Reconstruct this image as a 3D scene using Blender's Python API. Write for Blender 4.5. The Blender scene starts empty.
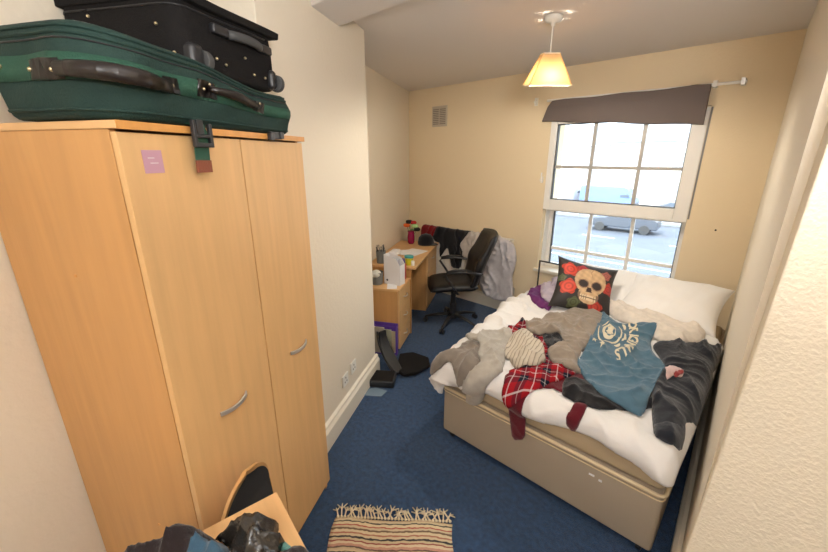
import bpy, bmesh, math, random
import numpy as np
from mathutils import Vector, Matrix
random.seed(7)
C = bpy.context.scene.collection
sc = bpy.context.scene
PI = math.pi
R = math.radians

# ------------------------------------------------------------------ camera
EYE = np.array([0.0, 0.0, 1.75])
FPX = 378.0
PITCH = math.atan(119.0 / FPX)
YAW = R(43.4)
cd = bpy.data.cameras.new('camera'); cam = bpy.data.objects.new('camera', cd); C.objects.link(cam)
cd.sensor_width = 36.0; cd.lens = FPX / 828 * 36.0; cd.clip_start = 0.02; cd.clip_end = 400
cam.location = EYE; cam.rotation_euler = (PI / 2 - PITCH, 0, YAW)
sc.camera = cam
# ------------------------------------------------------------------ light
sc.view_settings.view_transform = 'Standard'; sc.view_settings.look = 'None'
sc.view_settings.gamma = 1; sc.view_settings.use_curve_mapping = False
sc.view_settings.exposure = 0.72
sc.cycles.use_denoising = True
sc.cycles.max_bounces = 10; sc.cycles.diffuse_bounces = 6; sc.cycles.transparent_max_bounces = 12
w = bpy.data.worlds.new('sky'); sc.world = w; w.use_nodes = True
nt = w.node_tree; nt.nodes.clear()
wo = nt.nodes.new('ShaderNodeOutputWorld'); bg = nt.nodes.new('ShaderNodeBackground')
bg.inputs[0].default_value = (0.80, 0.90, 1.0, 1); bg.inputs[1].default_value = 3.7
nt.links.new(bg.outputs[0], wo.inputs[0])

def light(name, kind, loc, energy, color=(1, 1, 1), rot=(0, 0, 0), **kw):
    d = bpy.data.lights.new(name, kind); o = bpy.data.objects.new(name, d); C.objects.link(o)
    d.energy = energy; d.color = color; o.location = loc; o.rotation_euler = rot
    for k, v in kw.items(): setattr(d, k, v)
    return o
light('sun', 'SUN', (0, -5, 20), 3.0, (1, .97, .92), (R(42), 0, R(-12)), angle=R(1))
# daylight entering by the window (sky portal) and an added fill behind the camera
light('window_portal', 'AREA', (-1.12, 4.05, 1.32), 1, rot=(R(-90), 0, 0), shape='RECTANGLE', size=1.3, size_y=1.5)
bpy.data.lights['window_portal'].cycles.is_portal = True
light('near_room_fill', 'AREA', (0.25, -1.15, 2.38), 24, (1, .98, .96), (R(36), R(6), 0), shape='DISK', size=1.1)  # added fill light, evens out the brightness of the room

# added fill light aimed upwards to brighten the ceiling and the room
light('ceiling_fill', 'AREA', (0.30, 0.10, 2.02), 30, (1, .98, .96), (R(180 - 32), 0, R(25)), shape='DISK', size=0.35)

# ------------------------------------------------------------------ materials
def S(h):   # sRGB hex -> linear
    v = [int(h[i:i + 2], 16) / 255 for i in (0, 2, 4)]
    return tuple((c / 12.92 if c <= .04045 else ((c + .055) / 1.055) ** 2.4) for c in v) + (1,)

def mat(name, col, rough=.6, metal=0, bump=0, bscale=60, var=0, vscale=6, spec=.5, stretch=None, sheen=0, emit=0, alpha=1, coords='Object', detail=4):
    m = bpy.data.materials.new(name); m.use_nodes = True
    n = m.node_tree.nodes; l = m.node_tree.links
    b = n['Principled BSDF']
    c = S(col) if isinstance(col, str) else tuple(col) + (1,)
    b.inputs['Base Color'].default_value = c
    b.inputs['Roughness'].default_value = rough; b.inputs['Metallic'].default_value = metal
    b.inputs['Specular IOR Level'].default_value = spec
    if sheen: b.inputs['Sheen Weight'].default_value = sheen
    if emit: b.inputs['Emission Color'].default_value = c; b.inputs['Emission Strength'].default_value = emit
    if bump or var:
        tc = n.new('ShaderNodeTexCoord'); mp = n.new('ShaderNodeMapping')
        l.new(tc.outputs[coords], mp.inputs[0])
        if stretch: mp.inputs['Scale'].default_value = stretch
    if bump:
        t = n.new('ShaderNodeTexNoise'); t.inputs['Scale'].default_value = bscale; t.inputs['Detail'].default_value = detail
        l.new(mp.outputs[0], t.inputs[0])
        bp = n.new('ShaderNodeBump'); bp.inputs['Strength'].default_value = bump; bp.inputs['Distance'].default_value = .01
        l.new(t.outputs[0], bp.inputs['Height']); l.new(bp.outputs[0], b.inputs['Normal'])
    if var:
        t2 = n.new('ShaderNodeTexNoise'); t2.inputs['Scale'].default_value = vscale; t2.inputs['Detail'].default_value = 5
        l.new(mp.outputs[0], t2.inputs[0])
        r = n.new('ShaderNodeValToRGB')
        r.color_ramp.elements[0].position = .3; r.color_ramp.elements[1].position = .7
        r.color_ramp.elements[0].color = tuple(max(0, x * (1 - var)) for x in c[:3]) + (1,)
        r.color_ramp.elements[1].color = tuple(min(1, x * (1 + var * .6)) for x in c[:3]) + (1,)
        l.new(t2.outputs[0], r.inputs[0]); l.new(r.outputs[0], b.inputs['Base Color'])
    return m

def wood(name, col, scale=(14, 14, 1.0), var=.08):
    m = mat(name, col, .38, var=var, vscale=2.2, stretch=scale, bump=.05, bscale=8, spec=.4)
    return m

M = {}
M['wall'] = mat('cream_paint', (.77, .64, .44), .85, bump=.22, bscale=80, spec=.2, detail=3)
M['wall_rough'] = mat('cream_woodchip', (.74, .66, .52), .85, bump=.4, bscale=95, spec=.2, detail=2)
M['wall_pale'] = mat('pale_cream_paint', (.76, .69, .57), .85, bump=.18, bscale=42, spec=.2, detail=3)
M['ceiling'] = mat('ceiling_paint', (.70, .665, .64), .9, bump=.05, bscale=30, spec=.1)
M['gloss_white'] = mat('gloss_white_trim', (.80, .74, .62), .4)
M['upvc'] = mat('white_upvc', (.80, .78, .74), .3)
M['bar_grey'] = mat('grey_glazing_bar', (.42, .40, .37), .4)
M['shadow_gap'] = mat('grey_shadow_gap', (.20, .20, .20), .6)
M['plaster_out'] = mat('outer_brick', (.5, .42, .33), .9)
M['carpet'] = mat('blue_carpet', S('27486f')[:3], .95, bump=.9, bscale=260, var=.38, vscale=38, spec=.1, sheen=.2)
M['beech'] = wood('beech_veneer', 'd6ad78')
M['beech_side'] = wood('beech_side', 'c8975f')
M['beech_top'] = wood('beech_top', 'd9ae7a', (1.5, 18, 18))
M['beech_edge'] = wood('beech_edge', 'cf9552')
M['dark_gap'] = mat('dark_gap', (.02, .015, .01), .9)
M['chrome'] = mat('brushed_metal', (.72, .70, .67), .35, .85)
M['steel'] = mat('grey_metal', (.32, .33, .34), .35, 1)
M['brass'] = mat('brass_rivet', (.85, .72, .45), .3, 1)
M['green'] = mat('green_canvas', S('12302a')[:3], .8, bump=.25, bscale=220, var=.15, vscale=9)
M['green_band'] = mat('green_webbing', S('1f4b3a')[:3], .7, bump=.3, bscale=300)
M['black_canvas'] = mat('black_canvas', (.009, .008, .008), .85, spec=.2, bump=.3, bscale=240)
M['black_plastic'] = mat('black_plastic', (.02, .02, .022), .35)
M['black_leather'] = mat('black_leather', (.012, .012, .014), .38, bump=.2, bscale=90, spec=.35)
M['brown_leather'] = mat('brown_leather', S('1d1614')[:3], .32, bump=.1, bscale=90)
M['tan_leather'] = mat('tan_leather', S('7a3f28')[:3], .55, bump=.3, bscale=150)
M['rubber'] = mat('grey_rubber', (.06, .06, .06), .6)
M['divan'] = mat('beige_divan', S('a39684')[:3], .6, bump=.12, bscale=120)
M['divan_piping'] = mat('divan_piping', S('d8c6a2')[:3], .5)
M['mattress'] = mat('mattress_ticking', S('b3a184')[:3], .8, bump=.2, bscale=150)
M['duvet'] = mat('white_cotton', (.74, .73, .72), .85, bump=.15, bscale=40, sheen=.2)
M['pillow'] = mat('pillow_cotton', (.84, .83, .82), .8, bump=.1, bscale=30, sheen=.2)
M['lilac'] = mat('lilac_cotton', S('a9a0ae')[:3], .85, bump=.1, bscale=60)
M['purple'] = mat('purple_cotton', S('5e1f5c')[:3], .8, bump=.1, bscale=60)
M['paper'] = mat('white_paper', (.78, .78, .80), .7)
M['white_plastic'] = mat('white_plastic', (.80, .78, .72), .4)
M['card_white'] = mat('white_card', (.74, .72, .72), .6)
M['grey_felt'] = mat('grey_felt', (.16, .17, .17), .8)
M['blind'] = mat('brown_blind', S('6a5f5b')[:3], .8, bump=.1, bscale=300)
M['radiator'] = mat('radiator_enamel', (.74, .70, .62), .35)
M['grip'] = mat('grip_tape', (.018, .018, .02), .95, bump=.6, bscale=500)
M['maple'] = mat('maple_edge', S('c89a62')[:3], .5)

def fabric(name, col, **k):
    kw = dict(rough=.9, bump=.35, bscale=260, var=.12, vscale=25, spec=.15, sheen=.25); kw.update(k)
    return mat(name, col if isinstance(col, str) else col, **kw)
M['f_taupe'] = fabric('taupe_knit', '8f8478')
M['f_greybrown'] = fabric('greybrown_knit', '7d746b')
M['f_lightgrey'] = fabric('light_grey_marl', 'a9a49b')
M['f_cream'] = fabric('cream_rib', 'c2b7a6')
M['f_offwhite'] = fabric('offwhite_blouse', 'e0d7cc')
M['f_burgundy'] = fabric('burgundy_rib', '5c1420')
M['f_black'] = fabric('black_jersey', '15151a')
M['f_navy'] = fabric('charcoal_fleece', '23262e')
M['f_blue'] = fabric('slate_blue_cotton', '4c6c80')
M['f_red'] = fabric('red_cotton', '7c0c14')
M['f_shirt'] = fabric('pale_grey_shirt', 'cbc6c9')
M['f_shirt2'] = fabric('pale_beige_shirt', 'c6bdb5')
M['f_browncloth'] = fabric('dark_brown_cloth', '2b2324')
M['f_denim'] = fabric('blue_denim', '3c5a70')
M['f_pink'] = fabric('pink_sock', 'd7b9b6')
M['f_sockred'] = fabric('red_stripe', 'a03c3c')
M['print'] = mat('cream_print', S('d6cdb4')[:3], .8)

def mnodes(name):
    m = bpy.data.materials.new(name); m.use_nodes = True
    return m, m.node_tree.nodes, m.node_tree.links, m.node_tree.nodes['Principled BSDF']

def plaid():
    m, n, l, b = mnodes('red_tartan'); b.inputs['Roughness'].default_value = .9
    b.inputs['Specular IOR Level'].default_value = .15
    uv = n.new('ShaderNodeUVMap'); uv.uv_map = 'UVMap'
    sep = n.new('ShaderNodeSeparateXYZ'); l.new(uv.outputs[0], sep.inputs[0])
    def math_(op, a, bb=None):
        x = n.new('ShaderNodeMath'); x.operation = op
        for i, v in enumerate((a, bb)):
            if v is None: continue
            if isinstance(v, (int, float)): x.inputs[i].default_value = v
            else: l.new(v, x.inputs[i])
        return x.outputs[0]
    def band(src, off, wd, per=.105):
        f = math_('FRACT', math_('ADD', math_('DIVIDE', src, per), off))
        return math_('LESS_THAN', math_('ABSOLUTE', math_('SUBTRACT', f, .5)), wd)
    def mix(fac, a, c):
        x = n.new('ShaderNodeMix'); x.data_type = 'RGBA'
        l.new(fac, x.inputs[0]) if not isinstance(fac, float) else None
        if isinstance(a, tuple): x.inputs[6].default_value = a
        else: l.new(a, x.inputs[6])
        x.inputs[7].default_value = c
        return x.outputs[2]
    X, Y = sep.outputs[0], sep.outputs[1]
    dark = math_('MULTIPLY', math_('ADD', band(X, 0, .2), band(Y, 0, .2)), .5)
    c = mix(dark, S('931721'), S('141c2c'))
    wht = math_('MULTIPLY', math_('ADD', band(X, .5, .025), band(Y, .5, .025)), .6)
    c = mix(wht, c, S('c9c4c4'))
    wh2 = math_('MULTIPLY', math_('ADD', band(X, .0, .02), band(Y, .0, .02)), .35)
    c = mix(wh2, c, S('c9c4c4'))
    l.new(c, b.inputs['Base Color'])
    return m
M['plaid'] = plaid()

def stripes(name, per, cols, axis=0, rough=.9):
    m, n, l, b = mnodes(name); b.inputs['Roughness'].default_value = rough
    uv = n.new('ShaderNodeUVMap'); uv.uv_map = 'UVMap'
    sep = n.new('ShaderNodeSeparateXYZ'); l.new(uv.outputs[0], sep.inputs[0])
    no = n.new('ShaderNodeTexNoise'); no.inputs['Scale'].default_value = 30; l.new(uv.outputs[0], no.inputs[0])
    a = n.new('ShaderNodeMath'); a.operation = 'MULTIPLY_ADD'; l.new(no.outputs[0], a.inputs[0]); a.inputs[1].default_value = per * .10
    l.new(sep.outputs[axis], a.inputs[2])
    d = n.new('ShaderNodeMath'); d.operation = 'DIVIDE'; l.new(a.outputs[0], d.inputs[0]); d.inputs[1].default_value = per
    f = n.new('ShaderNodeMath'); f.operation = 'FRACT'; l.new(d.outputs[0], f.inputs[0])
    r = n.new('ShaderNodeValToRGB'); r.color_ramp.interpolation = 'CONSTANT'
    e = r.color_ramp.elements
    for i, (p, c) in enumerate(cols):
        if i < 2: e[i].position = p; e[i].color = S(c)
        else: x = e.new(p); x.color = S(c)
    l.new(f.outputs[0], r.inputs[0]); l.new(r.outputs[0], b.inputs['Base Color'])
    n2 = n.new('ShaderNodeTexNoise'); n2.inputs['Scale'].default_value = 250; l.new(uv.outputs[0], n2.inputs[0])
    bp = n.new('ShaderNodeBump'); bp.inputs['Strength'].default_value = .5; bp.inputs['Distance'].default_value = .01
    l.new(n2.outputs[0], bp.inputs['Height']); l.new(bp.outputs[0], b.inputs['Normal'])
    return m
M['rug'] = stripes('rag_rug_weave', .17, [(0, 'b9a68c'), (.07, '5a4a42'), (.13, 'b98878'), (.20, 'cbbb9c'), (.28, '8a4a48'), (.33, 'b5a488'), (.41, '3c3a3c'), (.47, 'c0ae90'), (.56, '9c6a58'), (.62, 'c8b898'), (.70, '6b5648'), (.76, 'bfae94'), (.84, 'a4574f'), (.90, 'c9b894')])
M['creamrib'] = stripes('cream_grey_rib', .022, [(0, 'c6bcab'), (.62, '8e867b'), (.8, 'bdb2a1')])

def glassmat():
    m, n, l, b = mnodes('window_glass'); n.remove(b)
    o = n['Material Output']; t = n.new('ShaderNodeBsdfTransparent'); g = n.new('ShaderNodeBsdfGlossy')
    g.inputs['Roughness'].default_value = .0; t.inputs[0].default_value = (.95, .97, .97, 1)
    fr = n.new('ShaderNodeFresnel'); fr.inputs[0].default_value = 1.5
    mx = n.new('ShaderNodeMixShader'); l.new(fr.outputs[0], mx.inputs[0]); l.new(t.outputs[0], mx.inputs[1]); l.new(g.outputs[0], mx.inputs[2])
    l.new(mx.outputs[0], o.inputs[0]); return m
M['glass'] = glassmat()

def shademat():
    m, n, l, b = mnodes('cream_lampshade'); n.remove(b)
    o = n['Material Output']; d = n.new('ShaderNodeBsdfDiffuse'); t = n.new('ShaderNodeBsdfTranslucent')
    d.inputs[0].default_value = (.55, .44, .27, 1); t.inputs[0].default_value = (.11, .058, .019, 1)
    mx = n.new('ShaderNodeMixShader'); mx.inputs[0].default_value = .42
    l.new(d.outputs[0], mx.inputs[1]); l.new(t.outputs[0], mx.inputs[2]); l.new(mx.outputs[0], o.inputs[0]); return m
M['shade'] = shademat()

# ------------------------------------------------------------------ mesh helpers
class MB:
    def __init__(s): s.v = []; s.f = []; s.uv = None
    def add(s, vs, fs, mtx=None):
        k = len(s.v)
        for p in vs:
            p = Vector(p)
            if mtx is not None: p = mtx @ p
            s.v.append(tuple(p))
        s.f += [tuple(i + k for i in f) for f in fs]
        return s
    def box(s, x0, x1, y0, y1, z0, z1, m=None):
        vs = [(x, y, z) for z in (z0, z1) for y in (y0, y1) for x in (x0, x1)]
        return s.add(vs, [(0, 2, 3, 1), (4, 5, 7, 6), (0, 1, 5, 4), (2, 6, 7, 3), (0, 4, 6, 2), (1, 3, 7, 5)], m)
    def rbox(s, x0, x1, y0, y1, z0, z1, r=.02, seg=3, m=None):
        # box rounded on every edge (superellipsoid-like shell from a subdivided cube)
        cx, cy, cz = (x0 + x1) / 2, (y0 + y1) / 2, (z0 + z1) / 2
        hx, hy, hz = (x1 - x0) / 2, (y1 - y0) / 2, (z1 - z0) / 2
        r = min(r, hx * .99, hy * .99, hz * .99)
        def coords(h):
            a = [-h + r * (1 - math.cos(i / seg * PI / 2)) for i in range(seg + 1)]
            return None
        n = seg
        ts = [-1 + i / n * 1.0 for i in range(n + 1)]
        # per-axis parameter list: outer ramp, flat middle, outer ramp
        par = [(-1, k / n) for k in range(n, 0, -1)] + [(-1, 0), (1, 0)] + [(1, k / n) for k in range(1, n + 1)]
        N = len(par); idx = {}
        def pt(a, b, c, axis, sg):
            p = [0, 0, 0]; h = [hx, hy, hz]; vals = {axis: (sg, 1.0)}
            o = [i for i in range(3) if i != axis]
            vals[o[0]] = par[b]; vals[o[1]] = par[c]
            d = [0, 0, 0]
            for i in range(3):
                p[i] = vals[i][0] * (h[i] - r)
                d[i] = vals[i][0] * math.tan(vals[i][1] * PI / 4)
            L = math.sqrt(sum(q * q for q in d)) or 1
            return tuple([cx, cy, cz][i] + p[i] + d[i] / L * r for i in range(3))
        vs = []; fs = []
        def vid(p):
            k = tuple(round(q, 6) for q in p)
            if k not in idx: idx[k] = len(vs); vs.append(p)
            return idx[k]
        for axis in range(3):
            for sg in (-1, 1):
                g = [[vid(pt(0, b, c, axis, sg)) for c in range(N)] for b in range(N)]
                for b in range(N - 1):
                    for c in range(N - 1):
                        q = (g[b][c], g[b + 1][c], g[b + 1][c + 1], g[b][c + 1])
                        if (sg < 0) ^ (axis == 1): q = q[::-1]
                        if len(set(q)) >= 3: fs.append(tuple(dict.fromkeys(q)))
        return s.add(vs, fs, m)
    def cyl(s, p0, p1, r0, r1=None, n=16, caps=True):
        r1 = r0 if r1 is None else r1
        p0, p1 = Vector(p0), Vector(p1); ax = (p1 - p0).normalized()
        q = ax.to_track_quat('Z', 'Y').to_matrix()
        vs = []
        for P, rr in ((p0, r0), (p1, r1)):
            for i in range(n):
                a = 2 * PI * i / n; vs.append(P + q @ Vector((rr * math.cos(a), rr * math.sin(a), 0)))
        fs = [(i, (i + 1) % n, n + (i + 1) % n, n + i) for i in range(n)]
        if caps: fs += [tuple(range(n))[::-1], tuple(range(n, 2 * n))]
        return s.add(vs, fs)
    def tube(s, pts, r, n=8, closed=False, flat=1.0, up=(0, 0, 1)):
        pts = [Vector(p) for p in pts]; k = len(pts); vs = []; fs = []
        for i, p in enumerate(pts):
            a = pts[(i - 1) % k] if (i or closed) else pts[0]; b = pts[(i + 1) % k] if (i < k - 1 or closed) else pts[-1]
            t = (b - a).normalized(); u = Vector(up)
            if abs(t.dot(u)) > .97: u = Vector((1, 0, 0))
            x = t.cross(u).normalized(); y = x.cross(t)
            rr = r[i] if isinstance(r, (list, tuple)) else r
            for j in range(n):
                a2 = 2 * PI * j / n; vs.append(p + x * rr * math.cos(a2) + y * rr * flat * math.sin(a2))
        for i in range(k if closed else k - 1):
            for j in range(n):
                i2 = (i + 1) % k
                fs.append((i * n + j, i * n + (j + 1) % n, i2 * n + (j + 1) % n, i2 * n + j))
        if not closed: fs += [tuple(range(n))[::-1], tuple(range((k - 1) * n, k * n))]
        return s.add(vs, fs)
    def ribbon(s, pts, wdir, w, th, up=None):
        # flat strap of width w, thickness th along pts; wdir = width direction
        pts = [Vector(p) for p in pts]; W = Vector(wdir).normalized(); vs = []; fs = []; k = len(pts)
        for i, p in enumerate(pts):
            t = (pts[min(i + 1, k - 1)] - pts[max(i - 1, 0)]).normalized(); nn = t.cross(W).normalized()
            ww = w[i] if isinstance(w, (list, tuple)) else w
            for a, b in ((-1, -1), (1, -1), (1, 1), (-1, 1)): vs.append(p + W * a * ww / 2 + nn * b * th / 2)
        for i in range(k - 1):
            for j in range(4): fs.append((i * 4 + j, i * 4 + (j + 1) % 4, i * 4 + 4 + (j + 1) % 4, i * 4 + 4 + j))
        fs += [(3, 2, 1, 0), tuple(range(4 * k - 4, 4 * k))]
        return s.add(vs, fs)
    def lathe(s, prof, c=(0, 0, 0), n=24, m=None):
        vs = []; fs = []
        for r, z in prof:
            for i in range(n):
                a = 2 * PI * i / n; vs.append((c[0] + r * math.cos(a), c[1] + r * math.sin(a), c[2] + z))
        for k in range(len(prof) - 1):
            for i in range(n): fs.append((k * n + i, k * n + (i + 1) % n, (k + 1) * n + (i + 1) % n, (k + 1) * n + i))
        fs += [tuple(range(n))[::-1], tuple(range((len(prof) - 1) * n, len(prof) * n))]
        return s.add(vs, fs, m)
    def prism(s, poly, z0, z1, m=None):
        n = len(poly); vs = [(x, y, z0) for x, y in poly] + [(x, y, z1) for x, y in poly]
        fs = [tuple(range(n))[::-1], tuple(range(n, 2 * n))] + [(i, (i + 1) % n, n + (i + 1) % n, n + i) for i in range(n)]
        return s.add(vs, fs, m)
    def ell(s, c, rx, ry, rz, n=14, m=10, mt=None):
        vs = [(0, 0, -1)]; fs = []
        for i in range(1, m):
            th = PI * i / m
            for j in range(n):
                a = 2 * PI * j / n; vs.append((math.sin(th) * math.cos(a), math.sin(th) * math.sin(a), -math.cos(th)))
        vs.append((0, 0, 1)); T = len(vs) - 1
        fs += [(0, 1 + (j + 1) % n, 1 + j) for j in range(n)]
        for i in range(m - 2):
            for j in range(n):
                a = 1 + i * n
                fs.append((a + j, a + (j + 1) % n, a + n + (j + 1) % n, a + n + j))
        a = 1 + (m - 2) * n
        fs += [(a + j, a + (j + 1) % n, T) for j in range(n)]
        return s.add([(c[0] + x * rx, c[1] + y * ry, c[2] + z * rz) for x, y, z in vs], fs, mt)
    def build(s, name, m, parent=None, smooth=False, bevel=0, sub=0, uv=None, label=None, seg=2, fix=True, weld=False):
        me = bpy.data.meshes.new(name); me.from_pydata(s.v, [], s.f); me.update()
        if fix or weld:
            bm = bmesh.new(); bm.from_mesh(me)
            if weld: bmesh.ops.remove_doubles(bm, verts=bm.verts, dist=1e-5)
            bmesh.ops.recalc_face_normals(bm, faces=bm.faces); bm.to_mesh(me); bm.free()
        if isinstance(m, str): m = M[m]
        me.materials.append(m)
        if uv is not None:
            u = me.uv_layers.new(name='UVMap')
            for lp in me.loops: u.data[lp.index].uv = uv[lp.vertex_index]
        o = bpy.data.objects.new(name, me); C.objects.link(o)
        if parent is not None: o.parent = parent
        if smooth:
            for p in me.polygons: p.use_smooth = True
        if bevel:
            b = o.modifiers.new('bevel', 'BEVEL'); b.width = bevel; b.segments = seg; b.limit_method = 'ANGLE'
            for p in me.polygons: p.use_smooth = True
            wn = o.modifiers.new('wn', 'WEIGHTED_NORMAL'); wn.keep_sharp = True
        if sub:
            b = o.modifiers.new('sub', 'SUBSURF'); b.levels = sub; b.render_levels = sub
        if label: o['label'] = label
        return o

def thing(name, label, cat, loc=(0, 0, 0), rz=0, group=None, rot=None):
    o = bpy.data.objects.new(name, None); C.objects.link(o); o.location = loc
    o.rotation_euler = rot if rot else (0, 0, rz)
    o.empty_display_size = .1
    return tag(o, label, cat, group)
def tag(o, label, cat, group=None, kind=None):
    o['label'] = label; o['category'] = cat
    if group: o['group'] = group
    if kind: o['kind'] = kind
    return o
def struct(name, mb, m, label=None, **k):
    o = mb.build(name, m, **k); o['kind'] = 'structure'
    if label: o['label'] = label
    return o
def copy_tree(o, parent=None):
    c = o.copy(); C.objects.link(c)
    if parent is not None: c.parent = parent
    for ch in list(o.children): copy_tree(ch, c)
    return c

# frame of the slanted left wall: local x = out of the wall (t), local y = along it towards the window (s)
LA = R(28.83)
P0 = Vector((-2.181, 1.834, 0))
NW = Vector((math.cos(LA), math.sin(LA), 0)); DW = Vector((-math.sin(LA), math.cos(LA), 0))
def LW(t, s, z=0): return P0 + NW * t + DW * s + Vector((0, 0, z))
LM = Matrix.Translation(P0) @ Matrix.Rotation(LA, 4, 'Z')

# ------------------------------------------------------------------ room
CZ = 2.54
YB = 3.78
struct('floor', MB().box(-4.3, 2.2, -1.8, 4.3, -.3, 0), 'carpet', 'dark blue fitted carpet')
struct('ceiling', MB().box(-4.3, 2.2, -1.8, 4.3, CZ, CZ + .25), 'ceiling', 'pale grey painted ceiling')
# window wall with its opening
WX0, WX1, WZ0, WZ1 = -1.74, -.50, .60, 2.12
wb = MB()
wb.box(-4.3, WX0, YB, 4.12, 0, CZ); wb.box(WX1, .4, YB, 4.12, 0, CZ)
wb.box(WX0, WX1, YB, 4.12, 0, WZ0); wb.box(WX0, WX1, YB, 4.12, WZ1, CZ)
struct('wall_window', wb, 'wall', 'cream wall with the window')
# right wall behind the bed's side, running from the nib to the window wall
struct('wall_right', MB().prism([(-.085, 3.80), (.025, 1.40), (.30, 1.40), (.30, 3.80)], 0, CZ), 'wall_pale', 'cream wall beside the bed')
nb = MB()
nb.add([(.003, 1.22, 0), (2.2, 1.22, 0), (2.2, 1.45, 0), (.012, 1.45, 0), (.075, 1.22, CZ), (2.2, 1.22, CZ), (2.2, 1.45, CZ), (.06, 1.45, CZ)],
       [(3, 2, 1, 0), (4, 5, 6, 7), (0, 1, 5, 4), (1, 2, 6, 5), (2, 3, 7, 6), (3, 0, 4, 7)])
struct('wall_nib', nb, 'wall_rough', 'bumpy cream wall at the near right', bevel=.006)
# left side: chimney breast and the two alcoves
struct('wall_chimney', MB().box(-.6, 0, -1.16, 0, 0, CZ, LM), 'wall_pale', 'cream chimney breast beside the wardrobe', bevel=.004)
struct('wall_alcove', MB().box(-.62, -.36, -.2, 2.8, 0, CZ, LM), 'wall_pale', 'cream alcove wall behind the desk')
struct('wall_left', MB().box(-.62, -.32, -3.9, -1.0, 0, CZ, LM), 'wall_pale', 'cream wall left of the wardrobe')
struct('wall_near', MB().box(-2.4, 2.2, -1.75, -1.6, 0, CZ), 'wall', 'wall behind the camera')
struct('wall_side', MB().box(2.05, 2.2, -1.75, 1.4, 0, CZ), 'wall', 'side wall behind the camera')
# ceiling beam from chimney breast to nib
struct('trim_1', MB().box(-2.35, 2.1, 1.22, 1.50, 2.452, CZ + .01), 'ceiling', 'boxed beam across the ceiling', bevel=.008)
# skirtings
def skirt(name, p0, p1, out, h=.15, th=.022, label=None):
    p0, p1, out = Vector(p0), Vector(p1), Vector(out)
    prof = [(0, 0), (th, 0), (th, h * .72), (th * .55, h * .84), (th * .55, h * .93), (0, h)]
    vs = [tuple(p + out * a + Vector((0, 0, z))) for p in (p0, p1) for a, z in prof]; n = len(prof)
    fs = [(i, (i + 1) % n, n + (i + 1) % n, n + i) for i in range(n)] + [tuple(range(n))[::-1], tuple(range(n, 2 * n))]
    struct(name, MB().add(vs, fs), 'gloss_white', label)
skirt('baseboard_left', LW(0, -1.16), LW(0, .02), NW, .17, .03, 'cream gloss skirting on the chimney breast')
skirt('baseboard_chimney', LW(.0, .0), LW(-.36, .0), DW, .17, .03)
skirt('baseboard_alcove', LW(-.36, .0), LW(-.36, 2.45), NW)
skirt('baseboard_window', (-3.66, YB, 0), (-.08, YB, 0), (0, -1, 0), .16)
skirt('baseboard_right', (-.085, 3.78, 0), (.022, 1.45, 0), (-1, 0, 0), .17, .03)
skirt('baseboard_near', LW(-.32, -3.6), LW(-.32, -1.17), NW, .15)

# ------------------------------------------------------------------ window
fr = MB()
# outer frame of the upper casement
UX0, UX1, UZ0, UZ1 = -1.74, -.50, 1.235, 2.11
gx0, gx1, gz0, gz1 = -1.68, -.60, 1.34, 2.05
y0, y1 = YB - .005, YB + .075
w1 = struct('window_1', MB().box(UX0, gx0, y0, y1, UZ0, UZ1).box(gx1, UX1, y0, y1, UZ0, UZ1).box(gx0, gx1, y0, y1, UZ0, gz0).box(gx0, gx1, y0, y1, gz1, UZ1), 'upvc', 'white plastic window', bevel=.006)
b = MB()
for x in (-1.33, -.925): b.box(x - .015, x + .015, YB + .03, YB + .055, gz0, gz1)
b.box(gx0, gx1, YB + .0285, YB + .0565, 1.642, 1.670)
b.build('glazing_bar', 'bar_grey', w1)
MB().box(UX1 + .002, UX1 + .014, YB - .003, YB + .003, UZ0 + .03, UZ1).build('shadow_gap_strip', 'shadow_gap', w1)  # grey strip painted in for the shadow gap beside the sash
s_ = MB()
for a in ((gx0, gx0 + .008, gz0, gz1), (gx1 - .008, gx1, gz0, gz1), (gx0, gx1, gz0, gz0 + .008), (gx0, gx1, gz1 - .008, gz1)):
    s_.box(a[0], a[1], YB + .02, YB + .062, a[2], a[3])
s_.build('gasket', M['rubber'], w1)
MB().box(gx0, gx1, YB + .041, YB + .044, gz0, gz1).build('pane', 'glass', w1)
MB().box(-1.785, -1.765, YB - .02, YB - .001, 1.50, 1.56).cyl((-1.775, YB - .02, 1.53), (-1.775, YB - .035, 1.53), .012).cyl((-1.775, YB - .03, 1.53), (-1.775, YB - .03, 1.60), .007).build('window_handle', 'upvc', w1)
# fixed lower light set back in the reveal
Ly = 3.94
lo = MB(); lx0, lx1, lz0, lz1 = -1.69, -.55, .64, 1.205
lo.box(WX0, lx0, Ly, Ly + .06, WZ0, 1.235).box(lx1, WX1, Ly, Ly + .06, WZ0, 1.235).box(lx0, lx1, Ly, Ly + .06, WZ0, lz0).box(lx0, lx1, Ly, Ly + .06, lz1, 1.235)
w2 = lo.build('fixed_light', 'upvc', w1, bevel=.004)
b = MB()
for x in (-1.31, -.93): b.box(x - .015, x + .015, Ly + .015, Ly + .04, lz0, lz1)
b.box(lx0, lx1, Ly + .0135, Ly + .0415, .795, .825)
b.build('glazing_bar', 'upvc', w2)
g = MB()
for a in ((lx0, lx0 + .008, lz0, lz1), (lx1 - .008, lx1, lz0, lz1)): g.box(a[0], a[1], Ly + .01, Ly + .045, a[2], a[3])
g.build('gasket', M['rubber'], w2)
MB().box(lx0, lx1, Ly + .026, Ly + .029, lz0, lz1).build('pane', 'glass', w2)
# white lining of the reveal
rv = MB().box(WX0 - .001, WX0 + .012, YB + .075, Ly, WZ0, 1.235).box(WX1 - .012, WX1 + .001, YB + .075, Ly, WZ0, 1.235).box(WX0, WX1, YB + .076, Ly, 1.222, 1.235)
struct('trim_2', rv, 'upvc', 'white lining of the window reveal')
struct('trim_3', MB().box(WX0 - .03, WX1 + .02, YB - .03, Ly, WZ0 - .03, WZ0 + .002), 'gloss_white', 'white window sill', bevel=.006)
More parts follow.
